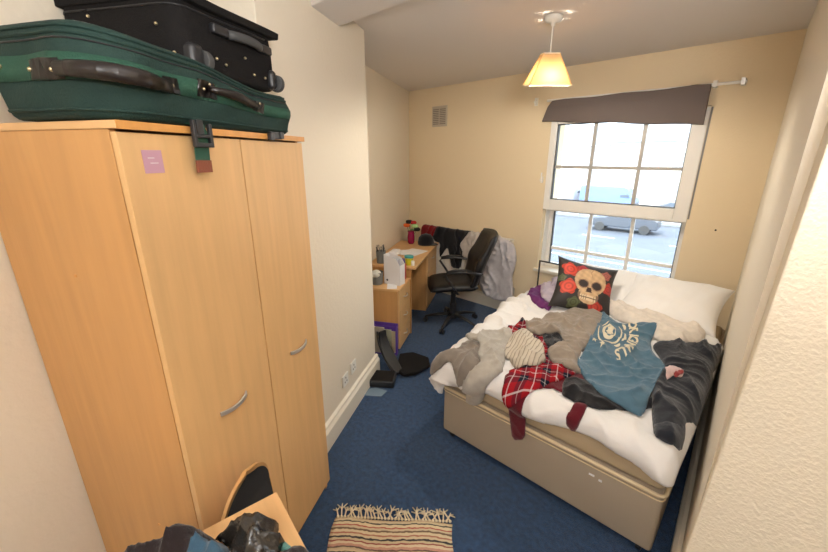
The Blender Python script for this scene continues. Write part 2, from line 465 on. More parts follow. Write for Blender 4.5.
# blind
bl = thing('window_blind', 'dark brown fabric blind gathered at the top of the window', 'blind', (-1.12, YB, 2.25))
bm_ = MB()
pr = [(-.045, .015), (-.085, .0), (-.10, -.07), (-.075, -.15), (-.05, -.235), (-.03, -.24), (-.035, -.1), (-.035, .0)]
vs = []
for k in range(13):
    u = k / 12; x = -.60 + 1.20 * u
    for (yy, zz) in pr:
        lowx = -.10 * (1 - u) * (-zz / .24) * 1.0
        sag = (.07 if zz < -.2 else .03 if zz < -.1 else 0)
        vs.append((x + lowx, yy, zz * (.72 + .40 * u) + (.004 * math.sin(k * 1.3))))
n = len(pr); fs = [(k * n + i, k * n + (i + 1) % n, (k + 1) * n + (i + 1) % n, (k + 1) * n + i) for k in range(12) for i in range(n)]
fs += [tuple(range(n))[::-1], tuple(range(12 * n, 13 * n))]
bm_.add(vs, fs).build('blind_fabric', 'blind', bl, smooth=False, bevel=.003)
MB().cyl((-.66, -.05, .01), (.80, -.05, .005), .011, n=12).build('roller_rail', 'upvc', bl)
for x in (.78, .62): MB().box(x - .012, x + .012, -.07, 0, -.015, .03).build('bracket', 'chrome' if x > .7 else 'upvc', bl)
MB().box(-.80, -.775, -.03, 0, -.02, .05).cyl((-.79, -.03, .01), (-.79, -.045, .01), .012).build('bracket', 'white_plastic', bl)

# vent
vn = thing('air_vent', 'beige slotted air vent high on the window wall', 'vent', (-3.145, YB, 2.215))
MB().box(-.115, .115, -.012, 0, -.115, .115).build('vent_frame', mat('vent_beige', (.55, .48, .38), .5), vn, bevel=.004)
v = MB()
for k in range(9): v.box(-.095, -.01, -.018, -.012, -.088 + k * .02, -.088 + k * .02 + .009).box(.01, .095, -.018, -.012, -.088 + k * .02, -.088 + k * .02 + .009)
v.build('vent_louvre', mat('vent_slat', (.25, .22, .18), .6), vn)
# tiny hole / nail in the wall
tag(MB().ell((-.30, YB - .002, 1.20), .007, .006, .007).build('wall_nail', 'dark_gap'), 'small dark nail in the cream wall right of the window', 'nail')
# sockets
def socket(t, s, z, lab):
    o = thing('wall_socket', lab, 'socket', LW(t, s, z), LA, 'white wall sockets')
    MB().box(0, .012, -.043, .043, -.043, .043).build('face_plate', 'white_plastic', o, bevel=.004)
    for a, b_ in ((.016, 0), (-.012, -.014), (-.012, .014)):
        MB().box(.012, .0125, b_ - .004, b_ + .004, a - .006, a + .006).build('pin_slot', 'dark_gap', o)
socket(0, -.60, .30, 'white socket plate nearer the wardrobe, above the skirting')
socket(0, -.46, .32, 'white socket plate nearer the desk, above the skirting')
sk = thing('wall_socket', 'white socket plate low on the wall at the wardrobe\'s left foot', 'socket', LW(-.32, -2.06, .37), LA, 'white wall sockets')
MB().box(0, .012, -.09, .06, -.05, .045).build('face_plate', 'white_plastic', sk, bevel=.004)
MB().cyl((.012, .035, .0), (.0145, .035, .0), .005).build('screw', 'steel', sk)

# pendant lamp
pl = thing('pendant_lamp', 'lit cream pendant lamp with tapered shade on the ceiling', 'lamp', (-1.175, 2.44, CZ), R(38))
MB().lathe([(.052, 0), (.052, -.012), (.042, -.03), (.015, -.034), (.012, -.05)]).build('ceiling_rose', 'white_plastic', pl, smooth=True)
MB().cyl((0, 0, -.04), (0, 0, -.24), .0035, n=8).build('flex', 'white_plastic', pl)
sh = MB(); a0, a1, zt, zb = .055, .145, -.195, -.365
vs = []; cor = []
for a, z in ((a0, zt), (a1, zb)):
    for k in range(4):
        an = PI / 4 + k * PI / 2; nx = PI / 4 + (k + 1) * PI / 2
        for u in (0, .5):
            vs.append((a * 1.2 * ((1 - u) * math.cos(an) + u * math.cos(nx)), a * 1.2 * ((1 - u) * math.sin(an) + u * math.sin(nx)), z))
fs = [(i, (i + 1) % 8, 8 + (i + 1) % 8, 8 + i) for i in range(8)]
so = sh.add(vs, fs).build('lamp_shade', 'shade', pl)
so.matrix_basis = Matrix.Translation((0, 0, -.2)) @ Matrix.Rotation(R(9), 4, Vector((math.cos(YAW - R(38)), math.sin(YAW - R(38)), 0))) @ Matrix.Translation((0, 0, .2))
MB().cyl((0, 0, zt - .006), (0, 0, zt - .003), .047, n=20).build('glow_baffle', 'white_plastic', so)  # disc added to close the shade top and soften the ceiling glow
tr = MB()
for z, a in ((zt, a0), (zb, a1)):
    tr.tube([(a * 1.2 * math.cos(PI / 4 + k * PI / 2), a * 1.2 * math.sin(PI / 4 + k * PI / 2), z) for k in range(4)], .004, 6, closed=True)
tr.build('shade_trim', mat('shade_trim', (.85, .75, .55), .7), so)
sm = MB()
for k in range(4):
    an = PI / 4 + k * PI / 2
    sm.cyl((a0 * 1.2 * math.cos(an), a0 * 1.2 * math.sin(an), zt), (a1 * 1.2 * math.cos(an), a1 * 1.2 * math.sin(an), zb), .0028, n=6)
sm.build('shade_seam', mat('shade_seam', (.6, .42, .2), .7), so)
MB().cyl((0, 0, -.235), (0, 0, -.27), .02).build('bulb_holder', 'white_plastic', pl)
bu = MB().ell((0, 0, -.305), .028, .028, .035).build('bulb', mat('bulb_glow', (1, .82, .55), .5, emit=6), pl, smooth=True)
bu.visible_shadow = True
li = light('pendant_bulb', 'POINT', (0, 0, -.345), 34, (1, .90, .76), shadow_soft_size=.03); li.parent = pl

# ------------------------------------------------------------------ draped cloth
def seg_dist(px, py, poly):
    d = np.full(px.shape, 1e9); nx = px.copy(); ny = py.copy(); n = len(poly)
    for i in range(n):
        ax, ay = poly[i]; bx, by = poly[(i + 1) % n]
        vx, vy = bx - ax, by - ay; L = vx * vx + vy * vy + 1e-12
        t = np.clip(((px - ax) * vx + (py - ay) * vy) / L, 0, 1)
        qx, qy = ax + t * vx, ay + t * vy; dd = np.hypot(px - qx, py - qy)
        m = dd < d; d = np.where(m, dd, d); nx = np.where(m, qx, nx); ny = np.where(m, qy, ny)
    return d, nx, ny
def inside(px, py, poly):
    r = np.zeros(px.shape, bool); n = len(poly)
    for i in range(n):
        ax, ay = poly[i]; bx, by = poly[(i + 1) % n]
        c = ((ay > py) != (by > py)) & (px < (bx - ax) * (py - ay) / ((by - ay) or 1e-12) + ax)
        r ^= c
    return r
def chaikin(poly, k=1):
    for _ in range(k):
        o = []
        for i in range(len(poly)):
            a = poly[i]; b = poly[(i + 1) % len(poly)]
            o += [(a[0] * .8 + b[0] * .2, a[1] * .8 + b[1] * .2), (a[0] * .2 + b[0] * .8, a[1] * .2 + b[1] * .8)]
        poly = o
    return poly
def blur(A, k=1):
    for _ in range(k):
        P = np.pad(A, 1, mode='edge')
        A = (P[:-2, 1:-1] + P[2:, 1:-1] + P[1:-1, :-2] + P[1:-1, 2:] + P[1:-1, 1:-1] * 2) / 6
    return A
def lnoise(X, Y, f, seed):
    r = np.random.RandomState(seed); o = 0
    for i in range(5):
        a = r.rand() * 6.28; k = f * (.6 + .9 * r.rand())
        o = o + np.sin((X * math.cos(a) + Y * math.sin(a)) * k * 6.28 + r.rand() * 6.28)
    return o / 5
class Surf:
    def __init__(s, a0, a1, b0, b1, step, fn):
        s.a = np.arange(a0, a1, step); s.b = np.arange(b0, b1, step); s.fn = fn; s.step = step
        s.X, s.Y = np.meshgrid(s.a, s.b, indexing='ij'); s.H = np.zeros(s.X.shape)
    def at(s, a, b):
        i = (a - s.a[0]) / s.step; j = (b - s.b[0]) / s.step
        i = min(max(i, 0), len(s.a) - 1.001); j = min(max(j, 0), len(s.b) - 1.001)
        i0, j0 = int(i), int(j); u, v = i - i0, j - j0; H = s.H
        return (H[i0, j0] * (1 - u) + H[i0 + 1, j0] * u) * (1 - v) + (H[i0, j0 + 1] * (1 - u) + H[i0 + 1, j0 + 1] * u) * v
    def drape(s, name, poly, m, th=.008, amp=.014, freq=9, ang=0, seed=1, loft=0, parent=None, sm=3, thick=.003, rnd=1, edge=.005, warp=.9, bumpf=5, bump=.5):
        poly = chaikin([tuple(p) for p in poly], rnd)
        X, Y = s.X, s.Y; ins = inside(X, Y, poly); d, nx, ny = seg_dist(X, Y, poly)
        base = np.maximum(blur(s.H, sm), s.H + .002)
        base = np.maximum(blur(base, 1), s.H + .002)
        c, sn = math.cos(ang), math.sin(ang)
        u = X * c + Y * sn; v = -X * sn + Y * c
        wv = lnoise(X, Y, freq * .28, seed) * warp
        ph = (u * freq + wv + .25 * lnoise(X, Y, freq * .8, seed + 3)) * PI
        ridge = (1 - np.abs(np.sin(ph))) ** 1.9
        ph2 = ((u * .75 + v * .55) * freq * 2.1 + 1.3 * lnoise(X, Y, freq * .5, seed + 5)) * PI
        m2 = np.clip(lnoise(X, Y, freq * .35, seed + 6) * 2.2, 0, 1)
        fine = (1 - np.abs(np.sin(ph2))) ** 2.2 * m2 + .35 * (1 - np.abs(np.sin(ph2 * 1.7 + ph))) ** 3 * (1 - m2)
        ridge = 1.25 * ridge + .62 * fine
        msk = np.clip(.55 + .9 * lnoise(X, Y, freq * .22, seed + 7), .12, 1)
        soft = np.clip(d / .035, 0, 1) * .75 + .25
        hh = th * (1 - np.exp(-d / edge)) + amp * ridge * msk * soft + bump * amp * (lnoise(X, Y, bumpf, seed + 11) * .5 + .5) * soft + loft * .55 * (1 - np.exp(-(d / .045) ** 2))
        loft_ = 0; top = base + hh
        use = ins.copy()
        ring = np.zeros_like(ins)
        P = np.pad(ins, 1)
        for di in (0, 1, 2):
            for dj in (0, 1, 2): ring |= P[di:di + ins.shape[0], dj:dj + ins.shape[1]]
        ring &= ~ins
        edgeH = base + amp * .3 * ridge * msk * .25
        idx = -np.ones(X.shape, int); vs = []; uv = []
        for i, j in zip(*np.where(ins | ring)):
            idx[i, j] = len(vs)
            if ins[i, j]: a, b_, h = X[i, j], Y[i, j], top[i, j]
            else: a, b_, h = nx[i, j], ny[i, j], edgeH[i, j]
            vs.append(s.fn(a, b_, h)); uv.append((a * c + b_ * sn, -a * sn + b_ * c))
        fs = []
        I = idx
        q = (I[:-1, :-1] >= 0) & (I[1:, :-1] >= 0) & (I[1:, 1:] >= 0) & (I[:-1, 1:] >= 0)
        n4 = ins[:-1, :-1].astype(int) + ins[1:, :-1] + ins[1:, 1:] + ins[:-1, 1:]
        for i, j in zip(*np.where(q & (n4 > 0))):
            fs.append((int(I[i, j]), int(I[i + 1, j]), int(I[i + 1, j + 1]), int(I[i, j + 1])))
        s.H = np.where(ins, np.maximum(s.H, top + thick * .3), s.H)
        mb = MB(); mb.v = vs; mb.f = fs
        o = mb.build(name, m, parent, smooth=True, uv=uv, fix=False)
        if thick:
            so = o.modifiers.new('solid', 'SOLIDIFY'); so.thickness = thick; so.offset = 1 if s.flip else -1
        return o
    flip = False

# ------------------------------------------------------------------ wardrobe
def lw_thing(name, label, cat, t, s, z=0, group=None, rz=0):
    return thing(name, label, cat, LW(t, s, z), LA + rz, group)
WS0, WS1, WT0, WT1, WH = -1.96, -1.175, -.315, .142, 1.828
wr = lw_thing('wardrobe', 'tall beech wardrobe with two doors and curved metal handles', 'wardrobe', 0, 0)
MB().box(WT0, WT1, WS0, WS0 + .018, 0.0, WH - .018).box(WT0, WT1, WS1 - .018, WS1, 0, WH - .018).build('side_panel', 'beech_side', wr, bevel=.001)
MB().box(WT0, WT1 + .03, WS0 - .004, WS1 + .004, WH - .018, WH).build('top_panel', 'beech_top', wr, bevel=.002)
MB().box(WT1 + .03, WT1 + .031, WS0 - .004, WS1 + .004, WH - .018, WH).build('edge_strip', 'beech_edge', wr)
MB().box(WT0, WT0 + .006, WS0 + .018, WS1 - .018, .02, WH - .02).box(WT0, WT1 - .002, WS0 + .018, WS1 - .018, .06, .078).build('back_panel', 'beech_side', wr)
MB().box(WT1 - .03, WT1 - .012, WS0 + .018, WS1 - .018, 0, .06).build('plinth', 'beech_edge', wr)
split = -1.553
MB().box(WT1 - .002, WT1, split - .02, split + .02, .06, WH - .02).build('door_gap', 'dark_gap', wr)  # dark backing strip, shade between the doors put into its colour
for (a, b_, hs) in ((WS0 + .001, split - .003, -1.695), (split + .003, WS1 - .001, -1.285)):
    dr = MB().box(WT1 + .002, WT1 + .020, a, b_, .055, WH - .024).build('door', 'beech', wr, bevel=.0015)
    pts = []
    for k in range(11):
        u = k / 10; pts.append((WT1 + .022 + .016 * math.sin(PI * u) ** .7, hs - .125 + .125 * u, .958 - .004 * math.sin(PI * u)))
    MB().ribbon([(x, y - (-.0), z) for x, y, z in pts], (0, 0, 1), .015, .006).build('handle', 'chrome', dr, smooth=False, bevel=.0015)
MB().box(WT1 + .0205, WT1 + .0215, -1.908, -1.854, 1.712, 1.766).build('paper_note', mat('lilac_note', S('b98fa0')[:3], .7), wr, label='square lilac note stuck on the left door')
n_ = MB()
for k, (a, b_) in enumerate(((-1.895, -1.877), (-1.890, -1.868))): n_.box(WT1 + .0216, WT1 + .0219, a, b_, 1.747 - k * .012, 1.7485 - k * .012)
n_.build('note_writing', 'paper', wr)
MB().cyl((WT1 - .05, WS1 + .0, .03), (WT1 - .05, WS1 + .012, .03), .012).build('foot_glide', 'white_plastic', wr)
for (t_, z_) in ((-.08, 1.45), (-.02, .6)):
    MB().cyl((t_, WS0 - .0015, z_), (t_, WS0 + .001, z_), .005, n=10).build('screw_cap', 'beech_edge', wr)

# ------------------------------------------------------------------ suitcases
def outline(t0, t1, s0, s1, rads, n=8):
    # rounded rectangle, starting at the back-left corner, running along the end face, round the front-left corner and along the front
    cs = [((t0, s0), rads[0]), ((t1, s0), rads[1]), ((t1, s1), rads[2]), ((t0, s1), rads[3])]
    pts = []
    for k, ((x, y), r) in enumerate(cs):
        cx = x + r if x == t0 else x - r; cy = y + r if y == s0 else y - r
        a0 = [PI, 1.5 * PI, 0, .5 * PI][k]
        for i in range(n + 1):
            a = a0 + i / n * PI / 2; pts.append((cx + r * math.cos(a), cy + r * math.sin(a)))
    out = []
    for i in range(len(pts)):       # densify straight runs
        p, q = pts[i], pts[(i + 1) % len(pts)]; L = math.hypot(q[0] - p[0], q[1] - p[1]); m = max(1, int(L / .02))
        for j in range(m): out.append((p[0] + (q[0] - p[0]) * j / m, p[1] + (q[1] - p[1]) * j / m))
    return out
class Case:
    def __init__(s, t0, t1, s0, s1, rads, hfn, rim, sag):
        s.o = outline(t0, t1, s0, s1, rads); s.c = ((t0 + t1) / 2, (s0 + s1) / 2); s.h = hfn; s.rim = rim; s.sag = sag
        s.L = [0]
        for i in range(1, len(s.o)): s.L.append(s.L[-1] + math.hypot(s.o[i][0] - s.o[i - 1][0], s.o[i][1] - s.o[i - 1][1]))
    def nrm(s, i):
        p, q = s.o[i - 1], s.o[(i + 1) % len(s.o)]; dx, dy = q[0] - p[0], q[1] - p[1]; L = math.hypot(dx, dy)
        return dy / L, -dx / L
    def pt(s, i, w, off=0):
        x, y = s.o[i]; nx, ny = s.nrm(i); H = s.h(y, x); e = min(w, 1 - w) * H
        ins = 0 if e > s.rim else s.rim * (1 - math.sqrt(max(0, 1 - (1 - e / s.rim) ** 2))) * .8
        b = s.sag(s.L[i], w)
        d = off - ins + b
        return (x + nx * d, y + ny * d, w * H)
    def at(s, q, w, off=0):         # q = distance along the outline
        i = min(range(len(s.L)), key=lambda k: abs(s.L[k] - q)); return s.pt(i, w, off)
    def body(s, rows=14):
        vs = []; fs = []; n = len(s.o)
        for k in range(rows + 1):
            w = (1 - math.cos(PI * k / rows)) / 2
            for i in range(n): vs.append(s.pt(i, w))
        for k in range(rows):
            for i in range(n): fs.append((k * n + i, k * n + (i + 1) % n, (k + 1) * n + (i + 1) % n, (k + 1) * n + i))
        for base, w in ((0, 0), (rows * n, 1)):
            ring = [base + i for i in range(n)]
            for sc_ in (.7, .3):
                st_ = len(vs)
                for i in range(n):
                    x, y = s.o[i]; X = s.c[0] + (x - s.c[0]) * sc_; Y = s.c[1] + (y - s.c[1]) * sc_; vs.append((X, Y, w * s.h(Y, X)))
                for i in range(n): fs.append((ring[i], ring[(i + 1) % n], st_ + (i + 1) % n, st_ + i))
                ring = [st_ + i for i in range(n)]
            fs.append(tuple(ring))
        m = MB(); m.v = vs; m.f = fs; return m
    def run(s, q0, q1, w, off, n=40): return [s.at(q0 + (q1 - q0) * k / n, w(k / n) if callable(w) else w, off) for k in range(n + 1)]
def sheet_band(cs, q0, q1, w0, w1, off, n=46):
    vs = []; fs = []
    for k in range(n + 1):
        for w in (w0, (w0 + w1) / 2, w1): vs.append(cs.at(q0 + (q1 - q0) * k / n, w, off))
    for k in range(n):
        for j in (0, 1): fs.append((3 * k + j, 3 * k + 3 + j, 3 * k + 4 + j, 3 * k + 1 + j))
    m = MB(); m.v = vs; m.f = fs; return m
gs = lw_thing('suitcase', 'dark green soft suitcase lying on the wardrobe top', 'suitcase', 0, 0, WH + .003)
GH0 = .13
def gh(s, t): 
    u = min(max((-1.28 - s) / .69, 0), 1); return .130 + .068 * u ** 1.3 + .006 * math.sin(s * 14)
def gsag(q, w): return .010 * math.sin(PI * w) + .006 * math.sin(q * 19 + w * 5) * math.sin(PI * w) + .004 * math.sin(q * 41 - w * 9) * math.sin(PI * w)
G = Case(-.12, .172, -1.975, -1.280, (.012, .11, .015, .02), gh, .020, gsag)
GQ = G.L[max(range(len(G.o)), key=lambda i: (G.o[i][0] > .15 and G.o[i][1] > -1.33) * 1000 - i)]  # distance at the right end of the front
G.body().build('suitcase_body', 'green', gs, smooth=True)
o = sheet_band(G, .02, .93, .40, .66, .0025).build('webbing_band', 'green_band', gs, smooth=True, fix=False)
so = o.modifiers.new('solid', 'SOLIDIFY'); so.thickness = .002; so.offset = 0
for w_, r_ in ((.10, .004), (.86, .0045), (.93, .004)): MB().tube(G.run(.0, .95, w_, .001), r_, 6).build('piping', 'green', gs, smooth=True)
MB().tube(G.run(.0, .95, .80, .001), .0020, 6).build('zip', 'black_plastic', gs)
MB().tube(G.run(.10, .62, 1.0, -.012), .0028, 6).build('top_piping', mat('grey_piping', (.30, .32, .31), .6), gs, smooth=True)
def plate(cs, q, w, L, hgt, matn, parent, nm='handle_plate', off=.003):
    vs = []; fs = []; m = 6
    for k in range(m + 1):
        for a in (-1, 1): vs.append(cs.at(q - L / 2 + L * k / m, w + a * hgt / 2 / .15, off))
    for k in range(m): fs.append((2 * k, 2 * k + 2, 2 * k + 3, 2 * k + 1))
    mb = MB(); mb.v = vs; mb.f = fs
    o = mb.build(nm, matn, parent, smooth=True, fix=False); so = o.modifiers.new('solid', 'SOLIDIFY'); so.thickness = .005; so.offset = 0
    return o
def rivets(cs, lst, parent, r=.005):
    for q, w in lst: MB().ell(cs.at(q, w, .005), r, r, r, 8, 6).build('rivet', 'brass', parent, smooth=True)
# long side handle round the soft corner
plate(G, .165, .50, .075, .030, 'brown_leather', gs); plate(G, .420, .50, .040, .030, 'brown_leather', gs)
MB().tube([G.at(.205 + .200 * u, .49 - .03 * u, .008 + .020 * math.sin(PI * u) ** .5) for u in np.linspace(0, 1, 17)], [.008 + .003 * math.sin(PI * u) for u in np.linspace(0, 1, 17)], 12, flat=1.7).build('handle', 'brown_leather', gs, smooth=True)
rivets(G, ((.135, .51), (.195, .49), (.412, .50), (.430, .50), (.045, .56)), gs)
# short handle on the front
qh0, qh1 = .535, .755
for q_ in (qh0, qh1): plate(G, q_, .56, .050, .036, 'brown_leather', gs)
MB().tube([G.at(qh0 + (qh1 - qh0) * u, .57 - .03 * u, .006 + .020 * math.sin(PI * u) ** .6) for u in np.linspace(0, 1, 13)], [.008 + .005 * math.sin(PI * u) for u in np.linspace(0, 1, 13)], 10).build('handle', 'brown_leather', gs, smooth=True)
rivets(G, [(q_ + a, .56 + b_) for q_ in (qh0, qh1) for a, b_ in ((.014, .09), (-.014, -.0))], gs, .004)
x0 = .178
st = MB().ribbon([(x0 - .04, -1.742, .004), (x0 + .002, -1.742, .004), (x0 + .010, -1.743, -.02), (x0 + .009, -1.746, -.075), (x0 + .010, -1.750, -.108)], (0, 1, 0), .050, .003).build('strap', 'green_band', gs, label='green strap hanging over the wardrobe door')
MB().ribbon([(x0 + .012, -1.749, -.090), (x0 + .014, -1.752, -.122)], (0, 1, 0), .053, .005).build('strap_end', 'tan_leather', st, label='tan leather strap end')
bk = MB()
bk.box(x0 + .012, x0 + .024, -1.778, -1.768, -.050, .012).box(x0 + .012, x0 + .024, -1.722, -1.712, -.050, .006).box(x0 + .012, x0 + .024, -1.778, -1.712, -.056, -.044).box(x0 + .012, x0 + .022, -1.778, -1.712, -.032, -.022).box(x0 + .010, x0 + .020, -1.760, -1.738, -.026, .014)
bk.build('buckle', 'black_plastic', st, bevel=.002)
MB().box(x0 - .006, x0 + .012, -1.420, -1.355, -.020, .004).box(x0, x0 + .018, -1.430, -1.408, -.026, -.002).box(x0, x0 + .018, -1.372, -1.350, -.018, .006).build('clip', 'black_plastic', gs, bevel=.003)

BZ = WH + .003 + .158
bs = lw_thing('suitcase', 'black wheeled suitcase lying on top of the green one', 'suitcase', 0, 0, BZ)
def bh(s, t): return .190 + .004 * math.sin(s * 9 + t * 6)
def bsag(q, w): return .003 * math.sin(PI * w) + .003 * math.sin(q * 15 + w * 3) * math.sin(PI * w)
K = Case(-.315, .100, -1.665, -1.235, (.03, .045, .02, .03), bh, .014, bsag)
K.body().build('suitcase_body', 'black_canvas', bs, smooth=True)
KF = [i for i in range(len(K.o)) if K.o[i][0] > .0999]
def kq(s): return K.L[min(KF, key=lambda i: abs(K.o[i][1] - s))]
ld = MB(); t0, t1, s0, s1 = -.318, .122, -1.672, -1.212
vs = []
for s in np.linspace(s0, s1, 20):
    for t_, z_ in ((t0, .183), (t1, .176), (t1 + .004, .198), (t0, .205)): vs.append((t_, s, z_ + .004 * math.sin(s * 9)))
fs = [(k * 4 + j, k * 4 + (j + 1) % 4, k * 4 + 4 + (j + 1) % 4, k * 4 + 4 + j) for k in range(19) for j in range(4)] + [(0, 1, 2, 3), (76, 79, 78, 77)]
ld.add(vs, fs).build('lid_flap', 'black_canvas', bs, bevel=.004)
MB().tube(K.run(.02, .80, .86, .002), .0025, 6).build('zip', 'black_plastic', bs, smooth=True)
for s_, big in ((-1.612, 1), (-1.262, 0)):
    ho = MB().rbox(.07, .122, s_ - .040 if big else s_ - .012, s_ + .010 if big else s_ + .022, .004, .072, .016, 3).build('wheel_housing', 'black_plastic', bs, smooth=True)
    sx = s_ + (.014 if big else .030)
    wo = MB().cyl((.108, sx - .010, .030), (.108, sx + .012, .030), .030, n=28).build('wheel', 'rubber', ho, bevel=.004)
    hb_ = MB().cyl((.108, sx - .012, .030), (.108, sx + .0135, .030), .010, n=12)
    for k in range(6):
        a = k * PI / 3; hb_.cyl((.108, sx + .0125, .030), (.108 + .020 * math.cos(a), sx + .0125, .030 + .020 * math.sin(a)), .0022, n=6)
    hb_.build('hub', 'steel', ho)
for s_, w_ in ((-1.545, .27), (-1.49, .22), (-1.405, .43), (-1.35, .20), (-1.305, .20)): MB().ell(K.at(kq(s_), w_, .003), .0048, .0048, .0048, 8, 6).build('rivet', 'brass', bs, smooth=True)
for t_, w_ in ((-.20, .78), (.035, .60), (.075, .22)):
    q_ = K.L[min([i for i in range(len(K.o)) if K.o[i][1] < -1.60], key=lambda i: abs(K.o[i][0] - t_))]
    MB().ell(K.at(q_, w_, .003), .0048, .0048, .0048, 8, 6).build('rivet', 'brass', bs, smooth=True)
for s_ in (-1.515, -1.290): MB().rbox(.098, .120, s_ - .034, s_ + .034, .118, .146, .007, 2).build('handle_mount', 'black_plastic', bs, smooth=True)
MB().tube([(.112 + .020 * math.sin(PI * u) ** .6, -1.48 + .155 * u, .130) for u in np.linspace(0, 1, 11)], .014, 10).build('handle', 'rubber', bs, smooth=True)

# ------------------------------------------------------------------ chest of drawers and desk
def drawer_front(parent, t, s0, s1, z0, z1, hz=None):
    d_ = MB().box(t, t + .016, s0, s1, z0, z1).build('drawer', 'beech', parent, bevel=.0015)
    zc = (z0 + z1) / 2 + .01 if hz is None else hz; sc_ = (s0 + s1) / 2
    MB().tube([(t + .016 + .02 * math.sin(PI * u) ** .5, sc_ - .05 + .10 * u, zc - .006 * math.sin(PI * u)) for u in np.linspace(0, 1, 9)], .0045, 8).build('handle', 'chrome', d_, smooth=True)
PS0, PS1, PT0, PT1, PH = .375, .745, -.34, .085, .62
pd = lw_thing('drawer_unit', 'low beech drawer unit standing at the near end of the desk', 'drawers', 0, 0)
MB().box(PT0, PT1, PS0, PS1, .03, PH - .018).build('body', 'beech_side', pd, bevel=.001)
MB().box(PT0 - .002, PT1 + .02, PS0 - .004, PS1 + .004, PH - .018, PH).build('top', 'beech_top', pd, bevel=.002)
MB().box(PT0 + .02, PT1 - .02, PS0 + .01, PS1 - .01, 0, .03).build('plinth', 'beech_edge', pd)
for k in range(3): drawer_front(pd, PT1 + .001, PS0 + .002, PS1 - .002, .035 + k * .188, .035 + k * .188 + .184)
DH = .72
dk = lw_thing('desk', 'beech desk against the alcove wall with a drawer pedestal', 'desk', 0, 0)
MB().box(-.35, .150, .775, 1.955, DH - .024, DH).build('desk_top', 'beech_top', dk, bevel=.002)
MB().box(-.34, .10, .79, .808, 0, DH - .024).build('side_panel', 'beech_side', dk)
MB().box(-.34, -.325, .808, 1.42, .25, DH - .024).build('modesty_panel', 'beech_side', dk)
pe = MB().box(-.34, .11, 1.42, 1.94, 0.0, DH - .024).build('pedestal', 'beech_side', dk, bevel=.001)
for a, b_ in ((.04, .24), (.245, .46), (.465, .69)): 
    d_ = MB().box(.111, .127, 1.424, 1.936, a, b_).build('drawer', 'beech', pe, bevel=.0015)
    MB().tube([(.127 + .02 * math.sin(PI * u) ** .5, 1.63 + .10 * u, (a + b_) / 2 + .02) for u in np.linspace(0, 1, 9)], .0045, 8).build('handle', 'chrome', d_, smooth=True)

# ---- things on the drawer unit
mf = lw_thing('magazine_file', 'white card magazine file on the drawer unit', 'file holder', .005, .545, PH + .001, rz=R(-14))
prof = [(-.085, 0), (.085, 0), (.085, .19), (.045, .25), (-.085, .28)]
w_ = .09
def side(yy):
    m = MB(); vs = [(x, yy, z) for x, z in prof] + [(x, yy + .003, z) for x, z in prof]; n = len(prof)
    return vs, [tuple(range(n))[::-1], tuple(range(n, 2 * n))] + [(i, (i + 1) % n, n + (i + 1) % n, n + i) for i in range(n)]
m1 = MB()
for yy in (-w_ / 2, w_ / 2): m1.add(*side(yy))
m1.box(-.085, -.082, -w_ / 2, w_ / 2, 0, .28).box(.082, .085, -w_ / 2, w_ / 2, 0, .19).box(-.085, .085, -w_ / 2, w_ / 2, 0, .003)
m1.build('holder', 'card_white', mf)
MB().cyl((-.05, -w_ / 2 - .002, .04), (-.05, -w_ / 2 + .001, .04), .010, n=14).build('finger_hole', 'rubber', mf)
for k, (c, hh) in enumerate((('c9cdd4', .27), ('b8b0bb', .25), ('c4c8cc', .262))):
    o = MB().box(-.075, .055, -.005, .005, 0, hh - .025).build('magazine', mat('mag_%s' % 'abc'[k], S(c)[:3], .5)); o.parent = None
    o.location = mf.matrix_basis @ Vector((0, -.022 + k * .020, .005)); o.rotation_euler = (0, 0, LA + R(-14))
    tag(o, ['pale grey magazine at the camera side of the white file', 'mauve magazine in the middle of the white file', 'grey-white magazine at the window side of the white file'][k], 'magazine')
def pot(name, t, s, z, r, h, matn, label, n=24, wall=.003, cat='pot'):
    o = lw_thing(name, label, cat, t, s, z)
    MB().lathe([(r * .86, 0), (r, h), (r - wall, h), (r * .86 - wall, .004)], n=n).build('pot_wall', matn, o, smooth=False, bevel=.001)
    return o
pb = pot('storage_pot', -.150, .50, PH + .001, .060, .115, 'grey_felt', 'grey pot of pink and white odds and ends on the drawer unit')
pb2 = pot('storage_pot', -.268, .47, PH + .001, .046, .100, mat('taupe_pot', (.22, .19, .17), .8), 'taupe pot beside the grey one, against the wall')
for (x, y, r, c, nm, lab) in ((-.262, .475, .034, 'c9737c', 'pompom', 'pink pompom in the taupe pot'), (-.150, .480, .048, 'd0cfc6', 'cotton_ball', 'large white cotton ball in the grey pot'), (-.165, .530, .032, 'c5c6bc', 'cotton_ball', 'small white cotton ball behind the large one')):
    tag(MB().ell((0, 0, 0), r, r, r * .8).build(nm, mat('c_' + c, S(c)[:3], .9, bump=.5, bscale=60), smooth=True), lab, nm.replace('_', ' '))
    bpy.context.scene.collection.objects[-1].location = LW(x, y, PH + .10 if r > .03 else PH + .105)
pc = pot('pen_pot', -.235, .86, DH + .001, .050, .125, 'grey_felt', 'dark pen pot full of pens on the near back corner of the desk')
for k in range(9):
    a = k * 2.4; r = .012 + .02 * ((k * 7) % 5) / 5
    p = LW(-.235 + r * math.cos(a), .86 + r * math.sin(a), DH + .006)
    q = LW(-.235 + (r + .02) * math.cos(a), .86 + (r + .02) * math.sin(a), DH + .165 + .02 * math.sin(k * 3))
    o = MB().cyl(p, q, .0042, n=8).cyl(q, q + (q - p).normalized() * .012, .0055, .004, n=8).build('pen', mat('pen_%s' % 'abcdefghi'[k], [(.01, .01, .012), (.02, .02, .03), (.25, .25, .26)][k % 3], .3))
    tag(o, 'slim dark pen standing in the dark pen pot', 'pen', 'pens in the dark pen pot')
